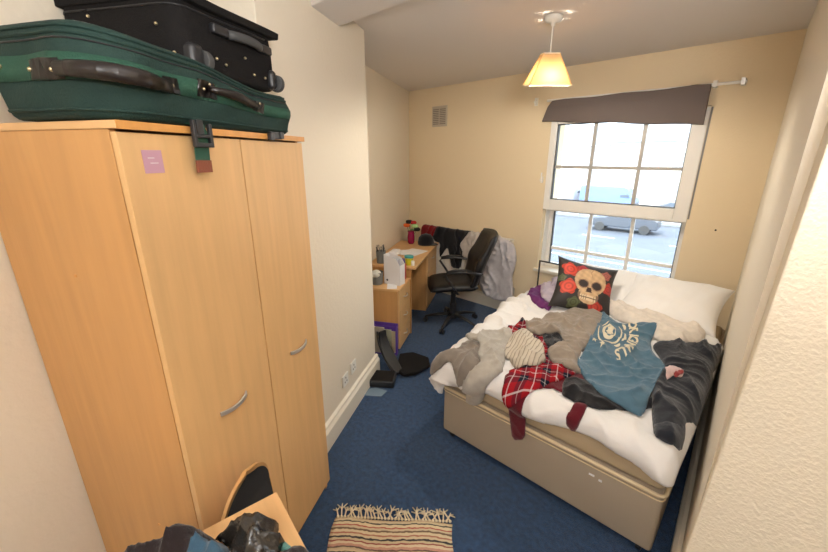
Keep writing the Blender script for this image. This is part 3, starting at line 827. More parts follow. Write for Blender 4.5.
tag(MB().box(-.045, .045, -.07, .07, 0, .004, Matrix.Translation(LW(.01, .455, PH + .001)) @ Matrix.Rotation(LA + .3, 4, 'Z')).build('paper_sheet', 'paper'), 'small white paper under the magazine file', 'paper')
tag(MB().box(-.01, .01, -.06, .06, 0, .15, Matrix.Translation(LW(.055, .665, PH + .001)) @ Matrix.Rotation(LA - .1, 4, 'Z')).build('notebook', mat('red_cover', S('b8483a')[:3], .5), bevel=.002), 'red notebook standing behind the magazine file', 'notebook')
# ---- things on the desk
tag(MB().box(-.12, .10, -.16, .14, 0, .006, Matrix.Translation(LW(-.02, 1.36, DH + .001)) @ Matrix.Rotation(LA - .35, 4, 'Z')).build('paper_stack', 'paper'), 'loose white papers lying on the middle of the desk', 'paper')
tag(MB().box(-.10, .10, -.10, .11, 0, .003, Matrix.Translation(LW(-.08, 1.33, DH + .0085)) @ Matrix.Rotation(LA + .5, 4, 'Z')).build('paper_stack', 'paper'), 'white sheet lying crosswise on the other desk papers', 'paper')
tag(MB().rbox(-.05, .05, -.08, .08, 0, .05, .02, 3, Matrix.Translation(LW(-.20, 1.22, DH + .001)) @ Matrix.Rotation(LA, 4, 'Z')).build('tissue_pack', 'paper', smooth=True), 'small white tissue pack at the back of the desk', 'tissues')
tub = lw_thing('plastic_tub', 'yellow plastic tub with a teal lid near the desk corner', 'tub', .06, .86, DH + .001)
MB().lathe([(.036, 0), (.043, .07), (.043, .075)]).build('tub_wall', mat('yellow_tub', S('c8bb2c')[:3], .35), tub, smooth=False, bevel=.001)
MB().lathe([(.047, .075), (.047, .093), (.02, .096)]).build('lid', mat('teal_lid', S('2f9aa0')[:3], .35), tub, smooth=False, bevel=.001)
tag(MB().lathe([(.018, 0), (.018, .045), (.010, .05)], tuple(LW(.105, .84, DH + .001))).build('glue_pot', 'white_plastic', smooth=False), 'small white pot at the desk\'s near corner', 'pot')
tag(MB().box(-.02, .02, -.035, .035, 0, .05, Matrix.Translation(LW(.0, .87, DH + .001)) @ Matrix.Rotation(LA + .2, 4, 'Z')).build('card_box', mat('violet_box', S('6a62b0')[:3], .5), bevel=.002), 'small violet box beside the yellow tub', 'box')
va = lw_thing('flower_vase', 'magenta vase on the far end of the desk', 'vase', -.17, 1.80, DH + .001)
MB().lathe([(.030, 0), (.042, .02), (.045, .08), (.038, .14), (.044, .16), (.040, .16), (.034, .14), (.04, .05)]).build('vase_wall', mat('magenta_glass', S('8a1240')[:3], .15), va, smooth=True)
for k, (dx, dy, h, c, lab) in enumerate(((-.055, .0, .215, 'd8642a', 'orange flower leaning left in the magenta vase'), (-.03, .02, .255, '141414', 'black flower, tallest in the magenta vase'), (.055, -.03, .215, 'a8d08a', 'pale green flower facing the camera in the vase'), (.02, .03, .245, 'b02020', 'red flower at the back of the magenta vase'), (.07, .02, .165, '1a1a18', 'black flower lowest at the right of the vase'))):
    f_ = lw_thing('artificial_flower', lab, 'flower', -.17, 1.80, DH + .02, group='flowers in the magenta vase')
    MB().tube([(0, 0, 0), (dx * .4, dy * .4, h * .5), (dx, dy, h - .01)], .002, 6).build('stem', mat('stem_%s' % 'abcde'[k], S('2c6a2c')[:3], .6), f_)
    pm = MB()
    for q in range(6):
        a = q * PI / 3
        pm.ell((dx + .020 * math.cos(a), dy + .020 * math.sin(a), h - .006), .024, .024, .022, 8, 6)
    pm.build('petal_head', mat('petal_' + c, S(c)[:3], .7), f_, smooth=True)
    MB().ell((dx, dy, h + .005), .008, .008, .006, 8, 6).build('flower_centre', mat('ctr_' + c, (.5, .45, .08), .7), f_, smooth=True)
    if k == 2: 
        MB().ell((dx - .03, dy - .01, h - .05), .028, .012, .006, 8, 6).build('leaf', mat('leaf_green', S('4f8a48')[:3], .6), f_, smooth=True)
cap = lw_thing('cap', 'black cap resting at the window end of the desk', 'cap', .02, 1.80, DH + .001)
MB().lathe([(.095, .0), (.10, .03), (.09, .085), (.06, .12), (.015, .135)]).build('crown', 'f_black', cap, smooth=True)
MB().prism([(.05, -.075), (.12, -.06), (.15, 0), (.12, .06), (.05, .075)], .002, .010).build('peak', 'f_black', cap, bevel=.002)
MB().ell((.01, -.06, .06), .008, .006, .008, 8, 6).build('badge', 'chrome', cap)
# ---- things on the floor by the drawers
fo = lw_thing('folder_box', 'purple-edged plastic folder box holding papers, against the drawer unit', 'folder', -.035, .335, .0)
MB().box(-.125, -.117, -.03, .03, 0, .30).box(.117, .125, -.03, .03, 0, .28).box(-.125, .125, -.03, .03, 0, .006).box(-.125, .125, .026, .03, 0, .30).box(-.125, .125, -.032, -.028, 0, .012).build('frame', mat('purple_plastic', S('5b3aa0')[:3], .35), fo, bevel=.002)
MB().box(-.125, .125, -.030, -.024, .275, .290).build('rim', mat('purple_rim', S('5b3aa0')[:3], .35), fo, bevel=.002)
for k, (c, t_, hh) in enumerate((('c9c3b4', -.05, .26), ('b4b8a0', .02, .235), ('cdbf9a', .07, .215))):
    o = MB().box(-.05, .05, -.006, .006, 0, hh).build('paper_file', mat('pf_' + c, S(c)[:3], .7)); o.location = LW(-.035 + t_ * .9, .333 + .014 * (k - 1), .008); o.rotation_euler = (0, 0, LA)
    tag(o, ['tall cream paper file at the left in the purple box', 'greenish paper file in the middle of the purple box', 'short yellow paper file at the right in the purple box'][k], 'file')
# black slumped case: curved back strip + flat hexagonal panel + flat box
cc = lw_thing('carry_case', 'black curved padded case slumped on the carpet by the drawers', 'case', 0, 0, 0)
pts = []
for k in range(17):
    u = k / 16
    pts.append((.0 + .215 * u ** 1.25, .185 - .20 * u, .300 - .27 * u ** .62))
MB().ribbon(pts, (.55, .83, 0), [.07 + .04 * math.sin(PI * k / 16) for k in range(17)], .028).build('back_strip', 'black_leather', cc, bevel=.008, seg=3)
MB().tube([(p[0] - .035, p[1] - .03, p[2] + .002) for p in pts], .010, 8).build('padded_edge', 'black_leather', cc, smooth=True)
MB().prism([(.15, .16), (.20, -.01), (.255, -.045), (.36, .01), (.44, .15), (.40, .27), (.24, .33), (.13, .27)], .022, .052).build('flap', 'black_canvas', cc, bevel=.008, seg=3)
MB().prism([(.17, .17), (.215, .02), (.255, -.015), (.34, .03), (.40, .15), (.37, .24), (.24, .29), (.15, .24)], .0, .020).build('base_pad', 'black_plastic', cc, bevel=.004)
bb = lw_thing('black_box', 'flat black box on the carpet in front of the slumped case', 'box', .10, -.13, .001, rz=R(8))
MB().rbox(-.095, .11, -.085, .085, 0, .06, .012, 3).build('box_shell', 'black_plastic', bb, smooth=True)
MB().box(-.085, .10, -.075, .075, .0595, .062).build('lid', 'black_canvas', bb, bevel=.002)
tag(MB().prism([(0, 0), (.13, .02), (.15, .10), (.05, .12), (-.03, .07)], .001, .004, Matrix.Translation(LW(.03, -.34, 0)) @ Matrix.Rotation(LA, 4, 'Z')).build('plastic_sleeve', mat('clear_sleeve', (.20, .28, .36), .15)), 'crumpled clear plastic sleeve flat on the carpet by the skirting', 'plastic sleeve')

# ------------------------------------------------------------------ office chair
oc = thing('office_chair', 'black leather swivel office chair in front of the desk', 'chair', (-2.32, 3.07, 0), LA + PI + R(16))
oc.scale = (1.05, 1.05, 1.0)
# local +x = forward (towards the desk)
MB().cyl((0, 0, .10), (0, 0, .42), .026, n=16).cyl((0, 0, .08), (0, 0, .24), .036, n=16).build('gas_lift', 'black_plastic', oc, bevel=.002)
MB().lathe([(.05, .075), (.05, .12), (.036, .13)]).build('base_hub', 'black_plastic', oc, smooth=False, bevel=.003)
for k in range(5):
    a = R(62) + k * 2 * PI / 5; c_, s_ = math.cos(a), math.sin(a)
    leg = MB().tube([(.03 * c_, .03 * s_, .112), (.15 * c_, .15 * s_, .102), (.28 * c_, .28 * s_, .070)], [.024, .020, .014], 10, flat=.75).build('base_arm', 'black_plastic', oc, smooth=True)
    w_ = MB()
    for off in (-.014, .014):
        w_.cyl((.285 * c_ - s_ * (off - .008), .285 * s_ + c_ * (off - .008), .026), (.285 * c_ - s_ * (off + .008), .285 * s_ + c_ * (off + .008), .026), .025, n=16)
    w_.cyl((.285 * c_, .285 * s_, .04), (.285 * c_, .285 * s_, .075), .007, n=8)
    w_.build('castor', 'black_plastic', leg, bevel=.002)
MB().box(-.10, .12, -.06, .06, .405, .43).box(-.02, .02, -.20, .20, .415, .43).build('seat_plate', 'black_plastic', oc, bevel=.003)
MB().cyl((.03, -.05, .415), (.05, -.24, .405), .006, n=8).cyl((.05, -.22, .405), (.052, -.27, .404), .012, n=10).build('lever', 'black_plastic', oc, smooth=False)
def pad(w, l, h, n=14):
    vs = []; fs = []; N = n + 1
    for sgn in (1, -1):
        for i in range(N):
            for j in range(N):
                u, v = -1 + 2 * i / n, -1 + 2 * j / n
                e = (1 - abs(u) ** 5) ** .5 * (1 - abs(v) ** 5) ** .5
                vs.append((u * w * (1 - .06 * v * v), v * l * (1 - .05 * u * u), sgn * h * e))
    o = N * N
    for i in range(n):
        for j in range(n):
            a = i * N + j
            fs.append((a, a + N, a + N + 1, a + 1)); fs.append((o + a, o + a + 1, o + a + N + 1, o + a + N))
    return vs, fs
vs, fs = pad(.245, .25, .045)
vs = [(x + .02, y, z + .475 - (.03 * max(0, x / .25) ** 2) + .01 * abs(y / .25) ** 2) for x, y, z in vs]
MB().add(vs, fs).build('seat', 'black_leather', oc, smooth=True, weld=True)
# backrest curve: from seat rear, leaning back
vs, fs = pad(.285, .285, .045, 18)
nv = []
for x, y, z in vs:
    u = (x + .285) / .57    # 0 bottom .. 1 top
    zz = .455 + .575 * u; xx = -.195 - .02 * math.sin(PI * u) * -1 - .205 * u
    wd = 1 - .22 * max(0, u - .45) ** 1.2 - .12 * (1 - u)
    lump = .012 * math.cos(u * 4 * PI)
    nv.append((xx + z + (lump if z > 0 else 0) + .055 * (y / .25) ** 2, y * wd, zz))
MB().add(nv, fs).build('backrest', 'black_leather', oc, smooth=True, weld=True)
MB().ribbon([(-.08, 0, .42), (-.20, 0, .41), (-.25, 0, .46), (-.27, 0, .60)], (0, 1, 0), .06, .012).build('back_bracket', 'black_plastic', oc, bevel=.003)
for sg in (-1, 1):
    y_ = sg * .275
    MB().tube([(-.02, sg * .22, .425), (.0, y_, .45), (.06, y_, .55), (.12, y_, .64), (.10, y_, .668), (-.04, y_, .676), (-.16, y_, .66), (-.235, sg * .245, .64)], [.013, .014, .015, .015, .018, .020, .016, .012], 10, flat=.8).build('armrest', 'black_plastic', oc, smooth=True)
    MB().tube([(.11, y_, .678), (.03, y_, .692), (-.06, y_, .692), (-.13, y_, .682)], [.014, .022, .022, .014], 10, flat=.5).build('arm_pad', 'black_leather', oc, smooth=True)

# ------------------------------------------------------------------ radiator with clothes
RX0, RX1, RZ0, RZ1, RY = -3.34, -2.02, .26, .87, 3.70
ra = thing('radiator', 'white panel radiator under the clothes on the window wall', 'radiator', ((RX0 + RX1) / 2, RY + .03, 0))
hw = (RX1 - RX0) / 2
pn = MB(); nfl = 34; vs = []
for k in range(nfl * 4 + 1):
    x = -hw + 2 * hw * k / (nfl * 4); ph = k % 4; dy = (-.030, -.030, -.020, -.020)[ph]
    vs += [(x, dy, RZ0), (x, dy, RZ1)]
N = nfl * 4 + 1
vs += [(-hw, .02, RZ0), (-hw, .02, RZ1), (hw, .02, RZ0), (hw, .02, RZ1)]
fs = [(2 * k, 2 * k + 2, 2 * k + 3, 2 * k + 1) for k in range(N - 1)] + [(2 * N, 2 * N + 1, 2 * N + 3, 2 * N + 2), (0, 1, 2 * N + 1, 2 * N), (2 * N - 2, 2 * N + 2, 2 * N + 3, 2 * N - 1)]
fs += [tuple([2 * k + 1 for k in range(N)] + [2 * N + 3, 2 * N + 1]), tuple([2 * k for k in range(N)] + [2 * N + 2, 2 * N])]
pn.add(vs, fs).build('panel', 'radiator', ra)
MB().box(-hw, hw, -.034, .025, RZ1, RZ1 + .015).build('top_grille', 'radiator', ra, bevel=.003)
MB().cyl((hw - .02, 0, RZ0 + .03), (hw + .05, 0, RZ0 + .03), .008).cyl((hw + .05, 0, RZ0 + .03), (hw + .05, 0, 0), .008).cyl((hw + .05, 0, RZ0 - .02), (hw + .05, 0, RZ0 + .07), .016).build('valve', 'chrome', ra)
MB().box(-hw + .1, -hw + .13, .02, .044, RZ0 + .1, RZ1 - .1).box(hw - .13, hw - .1, .02, .044, RZ0 + .1, RZ1 - .1).build('wall_bracket', 'radiator', ra)
RT = RZ1 + .018; RF = RY - .006
def rad_fn(a, b, h):
    r = .03
    if b <= RT - r: return (a, RF - h, b)
    o = b - (RT - r); th = o / r
    if th < PI / 2: return (a, RF + r - (r + h) * math.cos(th), RT - r + (r + h) * math.sin(th))
    return (a, RF + r + (o - r * PI / 2), RT + h)
RS = Surf(-3.75, -1.8, .1, 1.0, .011, rad_fn)
d = RS.drape('red_top', [(-3.367, 0.673), (-3.366, 0.747), (-3.358, 0.836), (-3.335, 0.890), (-3.309, 0.920), (-3.263, 0.922), (-3.169, 0.914), (-3.059, 0.913), (-3.031, 0.877), (-3.056, 0.776), (-3.147, 0.742), (-3.164, 0.660), (-3.317, 0.628)], 'f_red', seed=31, amp=.02, freq=9)
tag(d, 'dark red top draped over the left end of the radiator', 'top')
d = RS.drape('grey_shirt', [(-2.527, 0.880), (-2.371, 0.922), (-2.202, 0.904), (-2.039, 0.870), (-1.974, 0.829), (-1.937, 0.693), (-1.951, 0.575), (-1.975, 0.482), (-1.937, 0.265), (-1.996, 0.166), (-2.144, 0.139), (-2.322, 0.167), (-2.381, 0.249), (-2.444, 0.380), (-2.507, 0.527)], 'f_shirt', seed=32, amp=.035, freq=9, ang=.15, th=.02)
tag(d, 'long pale grey shirt hanging at the right end of the radiator', 'shirt')
d = RS.drape('beige_shirt', [(-2.717, 0.712), (-2.654, 0.832), (-2.576, 0.913), (-2.457, 0.910), (-2.399, 0.823), (-2.427, 0.697), (-2.455, 0.568), (-2.500, 0.400), (-2.588, 0.414), (-2.622, 0.569), (-2.681, 0.606)], 'f_shirt2', seed=33, amp=.03, freq=9, ang=.3)
tag(d, 'pale beige shirt between the black trousers and grey shirt', 'shirt')
d = RS.drape('black_trousers', [(-3.147, 0.742), (-3.121, 0.809), (-3.086, 0.884), (-3.041, 0.922), (-2.953, 0.915), (-2.884, 0.909), (-2.749, 0.916), (-2.636, 0.927), (-2.569, 0.907), (-2.631, 0.829), (-2.716, 0.729), (-2.681, 0.680), (-2.651, 0.637), (-2.667, 0.559), (-2.694, 0.414), (-2.834, 0.407), (-2.855, 0.482), (-2.871, 0.550), (-2.901, 0.658), (-2.940, 0.623), (-3.027, 0.493), (-3.040, 0.593), (-3.027, 0.692), (-3.118, 0.703)], 'f_black', seed=34, amp=.02, freq=9)
tag(d, 'black trousers draped over the middle of the radiator', 'trousers')

# ------------------------------------------------------------------ bed
BX0, BX1, BY0, BY1 = -1.28, -.085, 1.625, 3.50
bed = thing('divan_bed', 'beige divan bed base with mattress along the right wall', 'bed', ((BX0 + BX1) / 2, BY0, 0), 0)
ox = (BX0 + BX1) / 2; hwb = (BX1 - BX0) / 2; L_ = BY1 - BY0
ba = MB().rbox(-hwb, hwb, 0, L_, .055, .385, .018, 3).build('divan_base', 'divan', bed, smooth=True)
def loop(z, r, matn, nm, par):
    e = .004; c = .02
    P = [(-hwb + c, -e, z), (hwb - c, -e, z), (hwb - .004, .004, z), (hwb + e, c, z), (hwb + e, L_ - c, z), (hwb - c, L_ + e, z), (-hwb + c, L_ + e, z), (-hwb - e, L_ - c, z), (-hwb - e, c, z), (-hwb + .004, .004, z)]
    MB().tube(P, r, 8, closed=True).build(nm, matn, par, smooth=True)
loop(.378, .009, 'divan_piping', 'piping', ba)
loop(.352, .003, 'divan_piping', 'seam', ba)
mt = MB().rbox(-hwb + .005, hwb - .005, .006, L_ - .005, .388, .535, .03, 3).build('mattress', 'mattress', bed, smooth=True)
loop(.505, .005, 'mattress', 'piping', mt)
MB().box(.30, .325, -.003, -.001, .30, .31).box(.345, .36, -.003, -.001, .292, .303).build('label_tag', 'paper', ba)
for x_ in (-hwb + .05, hwb - .05):
    for y_ in (.05, L_ - .05):
        MB().cyl((x_ - .012, y_, .026), (x_ + .012, y_, .026), .025, n=16).box(x_ - .018, x_ + .018, y_ - .01, y_ + .01, .03, .058).build('castor', 'black_plastic', bed, bevel=.002)
ZT, RR = .545, .06
YF = BY0 + .035
def xl(b):
    u = min(max((b - 1.75) / 1.0, 0), 1); return BX0 + .035 - .15 * u * u * (3 - 2 * u)
def bed_fn(a, b, h):
    XL = xl(b)
    dx = max(0.0, XL - a); dy = max(0.0, YF - b); o = math.hypot(dx, dy)
    if o < 1e-9: return (a, b, ZT + h)
    ux, uy = -dx / o, -dy / o; th = o / RR
    cx = a if dx == 0 else XL; cy = b if dy == 0 else YF
    if th < PI / 2: out = (RR + h) * math.sin(th); z = ZT - RR + (RR + h) * math.cos(th)
    else: out = RR + h; z = ZT - RR - (o - RR * PI / 2)
    return (cx + ux * out, cy + uy * out, z)
BS = Surf(-1.80, -.045, 1.20, 3.56, .0085, bed_fn)
d = BS.drape('duvet', [(-0.050, 3.280), (-0.050, 2.000), (-0.062, 1.568), (-0.070, 1.548), (-0.124, 1.539), (-0.201, 1.574), (-0.298, 1.583), (-0.378, 1.601), (-0.486, 1.591), (-0.606, 1.566), (-0.717, 1.541), (-0.831, 1.568), (-0.964, 1.572), (-1.071, 1.537), (-1.187, 1.517), (-1.280, 1.480), (-1.330, 1.430), (-1.420, 1.470), (-1.500, 1.560), (-1.480, 1.700), (-1.460, 1.900), (-1.520, 2.200), (-1.550, 2.600), (-1.560, 3.000), (-1.520, 3.300)], 'duvet', th=.035, amp=.026, freq=7, ang=.9, seed=4, loft=.012, sm=0, thick=.012, edge=.03, bump=1.3, bumpf=3)
tag(d, 'rumpled white duvet spread over the divan bed', 'duvet')
d = BS.drape('purple_cloth', [(-1.385, 2.833), (-1.432, 3.119), (-1.361, 3.311), (-1.269, 3.291), (-1.097, 2.725), (-1.191, 2.714)], 'purple', seed=9, amp=.02, freq=8)
tag(d, "purple cloth tucked by the skull cushion at the bed's far left", 'cloth')
d = BS.drape('folded_clothing', [(-1.447, 3.269), (-1.460, 3.817), (-1.178, 3.071), (-1.081, 2.791), (-1.145, 2.788), (-1.264, 2.859)], 'lilac', seed=10, amp=.02, freq=8, loft=.03)
tag(d, 'pale lilac folded garment on the purple cloth', 'garment')
d = BS.drape('blouse', [(-0.829, 3.029), (-0.829, 3.170), (-0.761, 3.465), (-0.667, 3.581), (-0.508, 3.677), (-0.377, 3.574), (-0.255, 3.357), (-0.174, 3.102), (-0.154, 2.956), (-0.169, 2.812), (-0.277, 2.695), (-0.384, 2.683), (-0.519, 2.803), (-0.688, 2.896)], 'f_offwhite', seed=12, amp=.035, freq=6, ang=.8, loft=.04, th=.02)
tag(d, 'off-white crumpled blouse beside the right pillow', 'blouse')
d = BS.drape('cardigan', [(-1.309, 1.587), (-1.261, 1.660), (-1.245, 1.698), (-1.265, 1.866), (-1.179, 1.855), (-1.145, 1.819), (-1.033, 1.660), (-1.062, 1.583), (-1.097, 1.573), (-1.135, 1.594), (-1.177, 1.617), (-1.211, 1.627), (-1.258, 1.584), (-1.288, 1.572)], 'f_greybrown', seed=13, amp=.022, freq=7, ang=-.6)
tag(d, "grey-brown cardigan at the bed's near left corner", 'cardigan')
d = BS.drape('burgundy_top', [(-0.889, 1.670), (-0.727, 1.907), (-0.542, 1.945), (-0.460, 1.828), (-0.449, 1.729), (-0.445, 1.624), (-0.472, 1.582), (-0.514, 1.608), (-0.496, 1.660), (-0.523, 1.732), (-0.608, 1.715), (-0.659, 1.709), (-0.722, 1.634), (-0.712, 1.539), (-0.704, 1.407), (-0.775, 1.359), (-0.803, 1.490), (-0.826, 1.592)], 'f_burgundy', seed=14, amp=.010, freq=12, ang=1.4)
tag(d, 'burgundy ribbed top with one sleeve hanging down the bed front', 'top')
d = BS.drape('tartan_shirt', [(-1.167, 2.155), (-1.175, 2.192), (-1.169, 2.288), (-1.148, 2.385), (-1.051, 2.249), (-0.973, 2.296), (-0.883, 2.355), (-0.798, 2.215), (-0.689, 2.102), (-0.590, 1.963), (-0.602, 1.883), (-0.624, 1.803), (-0.670, 1.721), (-0.683, 1.660), (-0.746, 1.601), (-0.800, 1.566), (-0.841, 1.589), (-0.856, 1.633), (-0.861, 1.660), (-0.890, 1.714), (-0.869, 1.777), (-0.914, 1.889), (-1.021, 2.004), (-1.113, 2.101)], 'plaid', seed=15, amp=.014, freq=7, ang=.35)
tag(d, 'red and navy tartan shirt hanging over the bed edge', 'shirt')
d = BS.drape('grey_hoodie', [(-1.255, 1.911), (-1.261, 1.953), (-1.273, 2.025), (-1.262, 1.992), (-1.219, 2.048), (-1.175, 2.106), (-1.149, 2.168), (-1.084, 2.098), (-1.031, 1.956), (-0.964, 1.806), (-0.920, 1.695), (-0.897, 1.660), (-0.947, 1.594), (-0.967, 1.548), (-0.978, 1.501), (-1.010, 1.463), (-1.037, 1.455), (-1.088, 1.454), (-1.084, 1.525), (-1.065, 1.584), (-1.035, 1.660), (-1.104, 1.715), (-1.157, 1.828), (-1.202, 1.850), (-1.250, 1.843), (-1.308, 1.937)], 'f_lightgrey', seed=16, amp=.026, freq=8, ang=.0, th=.020, loft=.018)
tag(d, 'light grey hoodie with a long sleeve hanging over the bed edge', 'hoodie')
d = BS.drape('black_vest', [(-0.959, 2.262), (-0.881, 2.335), (-0.801, 2.240), (-0.766, 2.110), (-0.805, 2.073), (-0.871, 2.116)], 'f_black', seed=17)
tag(d, 'small black garment between the cream jumper and taupe sweatshirt', 'garment')
d = BS.drape('striped_jumper', [(-0.971, 1.792), (-1.026, 1.909), (-1.061, 2.006), (-1.078, 2.100), (-1.073, 2.178), (-1.032, 2.206), (-0.969, 2.152), (-0.920, 2.078), (-0.907, 2.114), (-0.846, 2.058), (-0.811, 1.984), (-0.770, 1.922), (-0.774, 1.840), (-0.818, 1.776), (-0.846, 1.728), (-0.907, 1.773)], 'creamrib', seed=18, amp=.022, freq=11, ang=.2, loft=.05, th=.02)
tag(d, 'cream ribbed jumper bundled on the tartan shirt', 'jumper')
d = BS.drape('taupe_sweatshirt', [(-1.119, 2.325), (-1.084, 2.424), (-1.040, 2.593), (-0.983, 2.861), (-0.899, 3.010), (-0.829, 3.029), (-0.727, 2.810), (-0.692, 2.570), (-0.665, 2.342), (-0.666, 2.147), (-0.622, 2.002), (-0.564, 1.934), (-0.596, 1.905), (-0.659, 1.899), (-0.730, 1.930), (-0.788, 1.980), (-0.825, 2.049), (-0.791, 2.124), (-0.790, 2.224), (-0.847, 2.284), (-0.933, 2.234), (-0.999, 2.196), (-1.051, 2.230)], 'f_taupe', seed=19, amp=.028, freq=6, ang=1.2, th=.018, loft=.02)
tag(d, 'taupe sweatshirt between the skull cushion and blue t-shirt', 'sweatshirt')
d = BS.drape('black_trousers', [(-0.615, 1.774), (-0.615, 1.824), (-0.561, 1.876), (-0.455, 1.863), (-0.336, 1.906), (-0.272, 2.265), (-0.200, 2.279), (-0.229, 2.054), (-0.199, 1.908), (-0.263, 1.823), (-0.333, 1.765), (-0.416, 1.691), (-0.480, 1.663), (-0.544, 1.688), (-0.576, 1.688)], 'f_black', seed=20, amp=.022, freq=8, ang=-.3, loft=.015)
tag(d, 'black trousers lying half under the blue t-shirt', 'trousers')
d = BS.drape('dark_hoodie', [(-0.383, 2.594), (-0.362, 2.650), (-0.283, 2.701), (-0.205, 2.751), (-0.128, 2.801), (-0.081, 2.851), (-0.082, 2.928), (-0.058, 2.951), (-0.042, 2.720), (-0.054, 2.656), (-0.061, 2.526), (-0.032, 2.417), (-0.034, 2.252), (-0.015, 2.176), (-0.020, 2.077), (-0.047, 1.986), (-0.079, 1.912), (-0.092, 1.881), (-0.076, 1.814), (-0.072, 1.710), (-0.104, 1.664), (-0.134, 1.660), (-0.173, 1.673), (-0.194, 1.760), (-0.227, 1.872), (-0.261, 1.999), (-0.260, 2.159), (-0.259, 2.292), (-0.303, 2.447)], 'f_navy', seed=21, amp=.030, freq=6, ang=.5, th=.022, loft=.03)
tag(d, 'charcoal hooded top by the right wall, sleeve towards the camera', 'hoodie')
HOOD = d
d = BS.drape('blue_tshirt', [(-0.826, 3.000), (-0.829, 3.063), (-0.723, 2.862), (-0.650, 2.803), (-0.574, 2.799), (-0.510, 2.830), (-0.450, 2.829), (-0.413, 2.809), (-0.402, 2.725), (-0.399, 2.626), (-0.361, 2.503), (-0.314, 2.412), (-0.274, 2.340), (-0.244, 2.239), (-0.255, 2.164), (-0.255, 2.061), (-0.249, 1.917), (-0.241, 1.823), (-0.250, 1.782), (-0.295, 1.779), (-0.345, 1.785), (-0.402, 1.780), (-0.444, 1.805), (-0.498, 1.832), (-0.578, 1.923), (-0.619, 1.975), (-0.645, 2.100), (-0.669, 2.269), (-0.700, 2.490), (-0.735, 2.746)], 'f_blue', seed=22, amp=.016, freq=5, ang=2.2, th=.012, loft=.012, sm=22)
tag(d, 'slate blue t-shirt with cream lettering in the middle of the bed', 't-shirt')
TEE = d
d = BS.drape('sock', [(-0.249, 2.216), (-0.247, 2.282), (-0.217, 2.301), (-0.167, 2.268), (-0.164, 2.178), (-0.199, 2.161), (-0.222, 2.107)], 'f_pink', seed=23, amp=.012, freq=20, loft=.015)
tag(d, 'pale pink sock with red stripes on the charcoal hoodie', 'sock')
sc_ = BS.drape('sock_stripe', [(-0.202, 2.170), (-0.169, 2.253), (-0.165, 2.213), (-0.191, 2.144)], 'f_sockred', th=.003, amp=0, seed=3, parent=d, sm=0, loft=0)
BS.drape('cuff', [(-0.189, 1.742), (-0.173, 1.745), (-0.127, 1.760), (-0.079, 1.823), (-0.071, 1.711), (-0.103, 1.662), (-0.134, 1.660), (-0.172, 1.670)], 'f_navy', th=.006, amp=.006, freq=60, ang=.1, seed=5, parent=HOOD, sm=0, bump=0)

# ------------------------------------------------------------------ pillows and cushion
def pillow(name, w, l, h, loc, rot, m, label, seed, cat='pillow', group=None, n=44, colfn=None, ears=.10, wr=.006, ridge=0):
    vs = []; fs = []; N = n + 1; cols = []
    for sg in (1, -1):
        for i in range(N):
            for j in range(N):
                u, v = -1 + 2 * i / n, -1 + 2 * j / n
                e = max(0, (1 - u ** 4)) ** .6 * max(0, (1 - v ** 4)) ** .6
                pin = 1 - ears * (1 - v * v); pin2 = 1 - ears * (1 - u * u)
                z = sg * h * e
                z += wr * e * (math.sin(u * 9 + v * 4 + seed) * math.sin(v * 7 - u * 3 + seed * 2) + .6 * math.sin(u * 17 - v * 6 + seed))
                vs.append((u * w * pin, v * l * pin2, z)); cols.append((u, v, sg))
    o = N * N
    for i in range(n):
        for j in range(n):
            a = i * N + j
            fs.append((a, a + N, a + N + 1, a + 1)); fs.append((o + a, o + a + 1, o + a + N + 1, o + a + N))
    mb = MB(); mb.v = vs; mb.f = fs
    ob = mb.build(name, m, smooth=True, fix=False)
    if colfn:
        at = ob.data.color_attributes.new('print', 'FLOAT_COLOR', 'POINT')
        for k, (u, v, sg) in enumerate(cols): at.data[k].color = colfn(u, v, sg)
    bm = bmesh.new(); bm.from_mesh(ob.data); bmesh.ops.remove_doubles(bm, verts=bm.verts, dist=1e-5); bm.to_mesh(ob.data); bm.free()
    ob.location = loc; ob.rotation_euler = rot
    tag(ob, label, cat, group)
    return ob
pillow('pillow', .33, .25, .105, (-.42, 3.26, .705), (R(27), R(-2), R(-4)), 'pillow', 'white pillow at the right wall end of the bed head', 3)
pillow('pillow', .34, .24, .08, (-1.00, 3.33, .705), (R(24), R(0), R(2)), 'pillow', 'white pillow under the window, behind the skull cushion', 5)
pillow('bolster', .10, .085, .06, (-1.225, 3.20, .665), (R(10), R(8), R(20)), 'lilac', 'small pale lilac pillow left of the skull cushion', 8, cat='pillow', wr=.003)

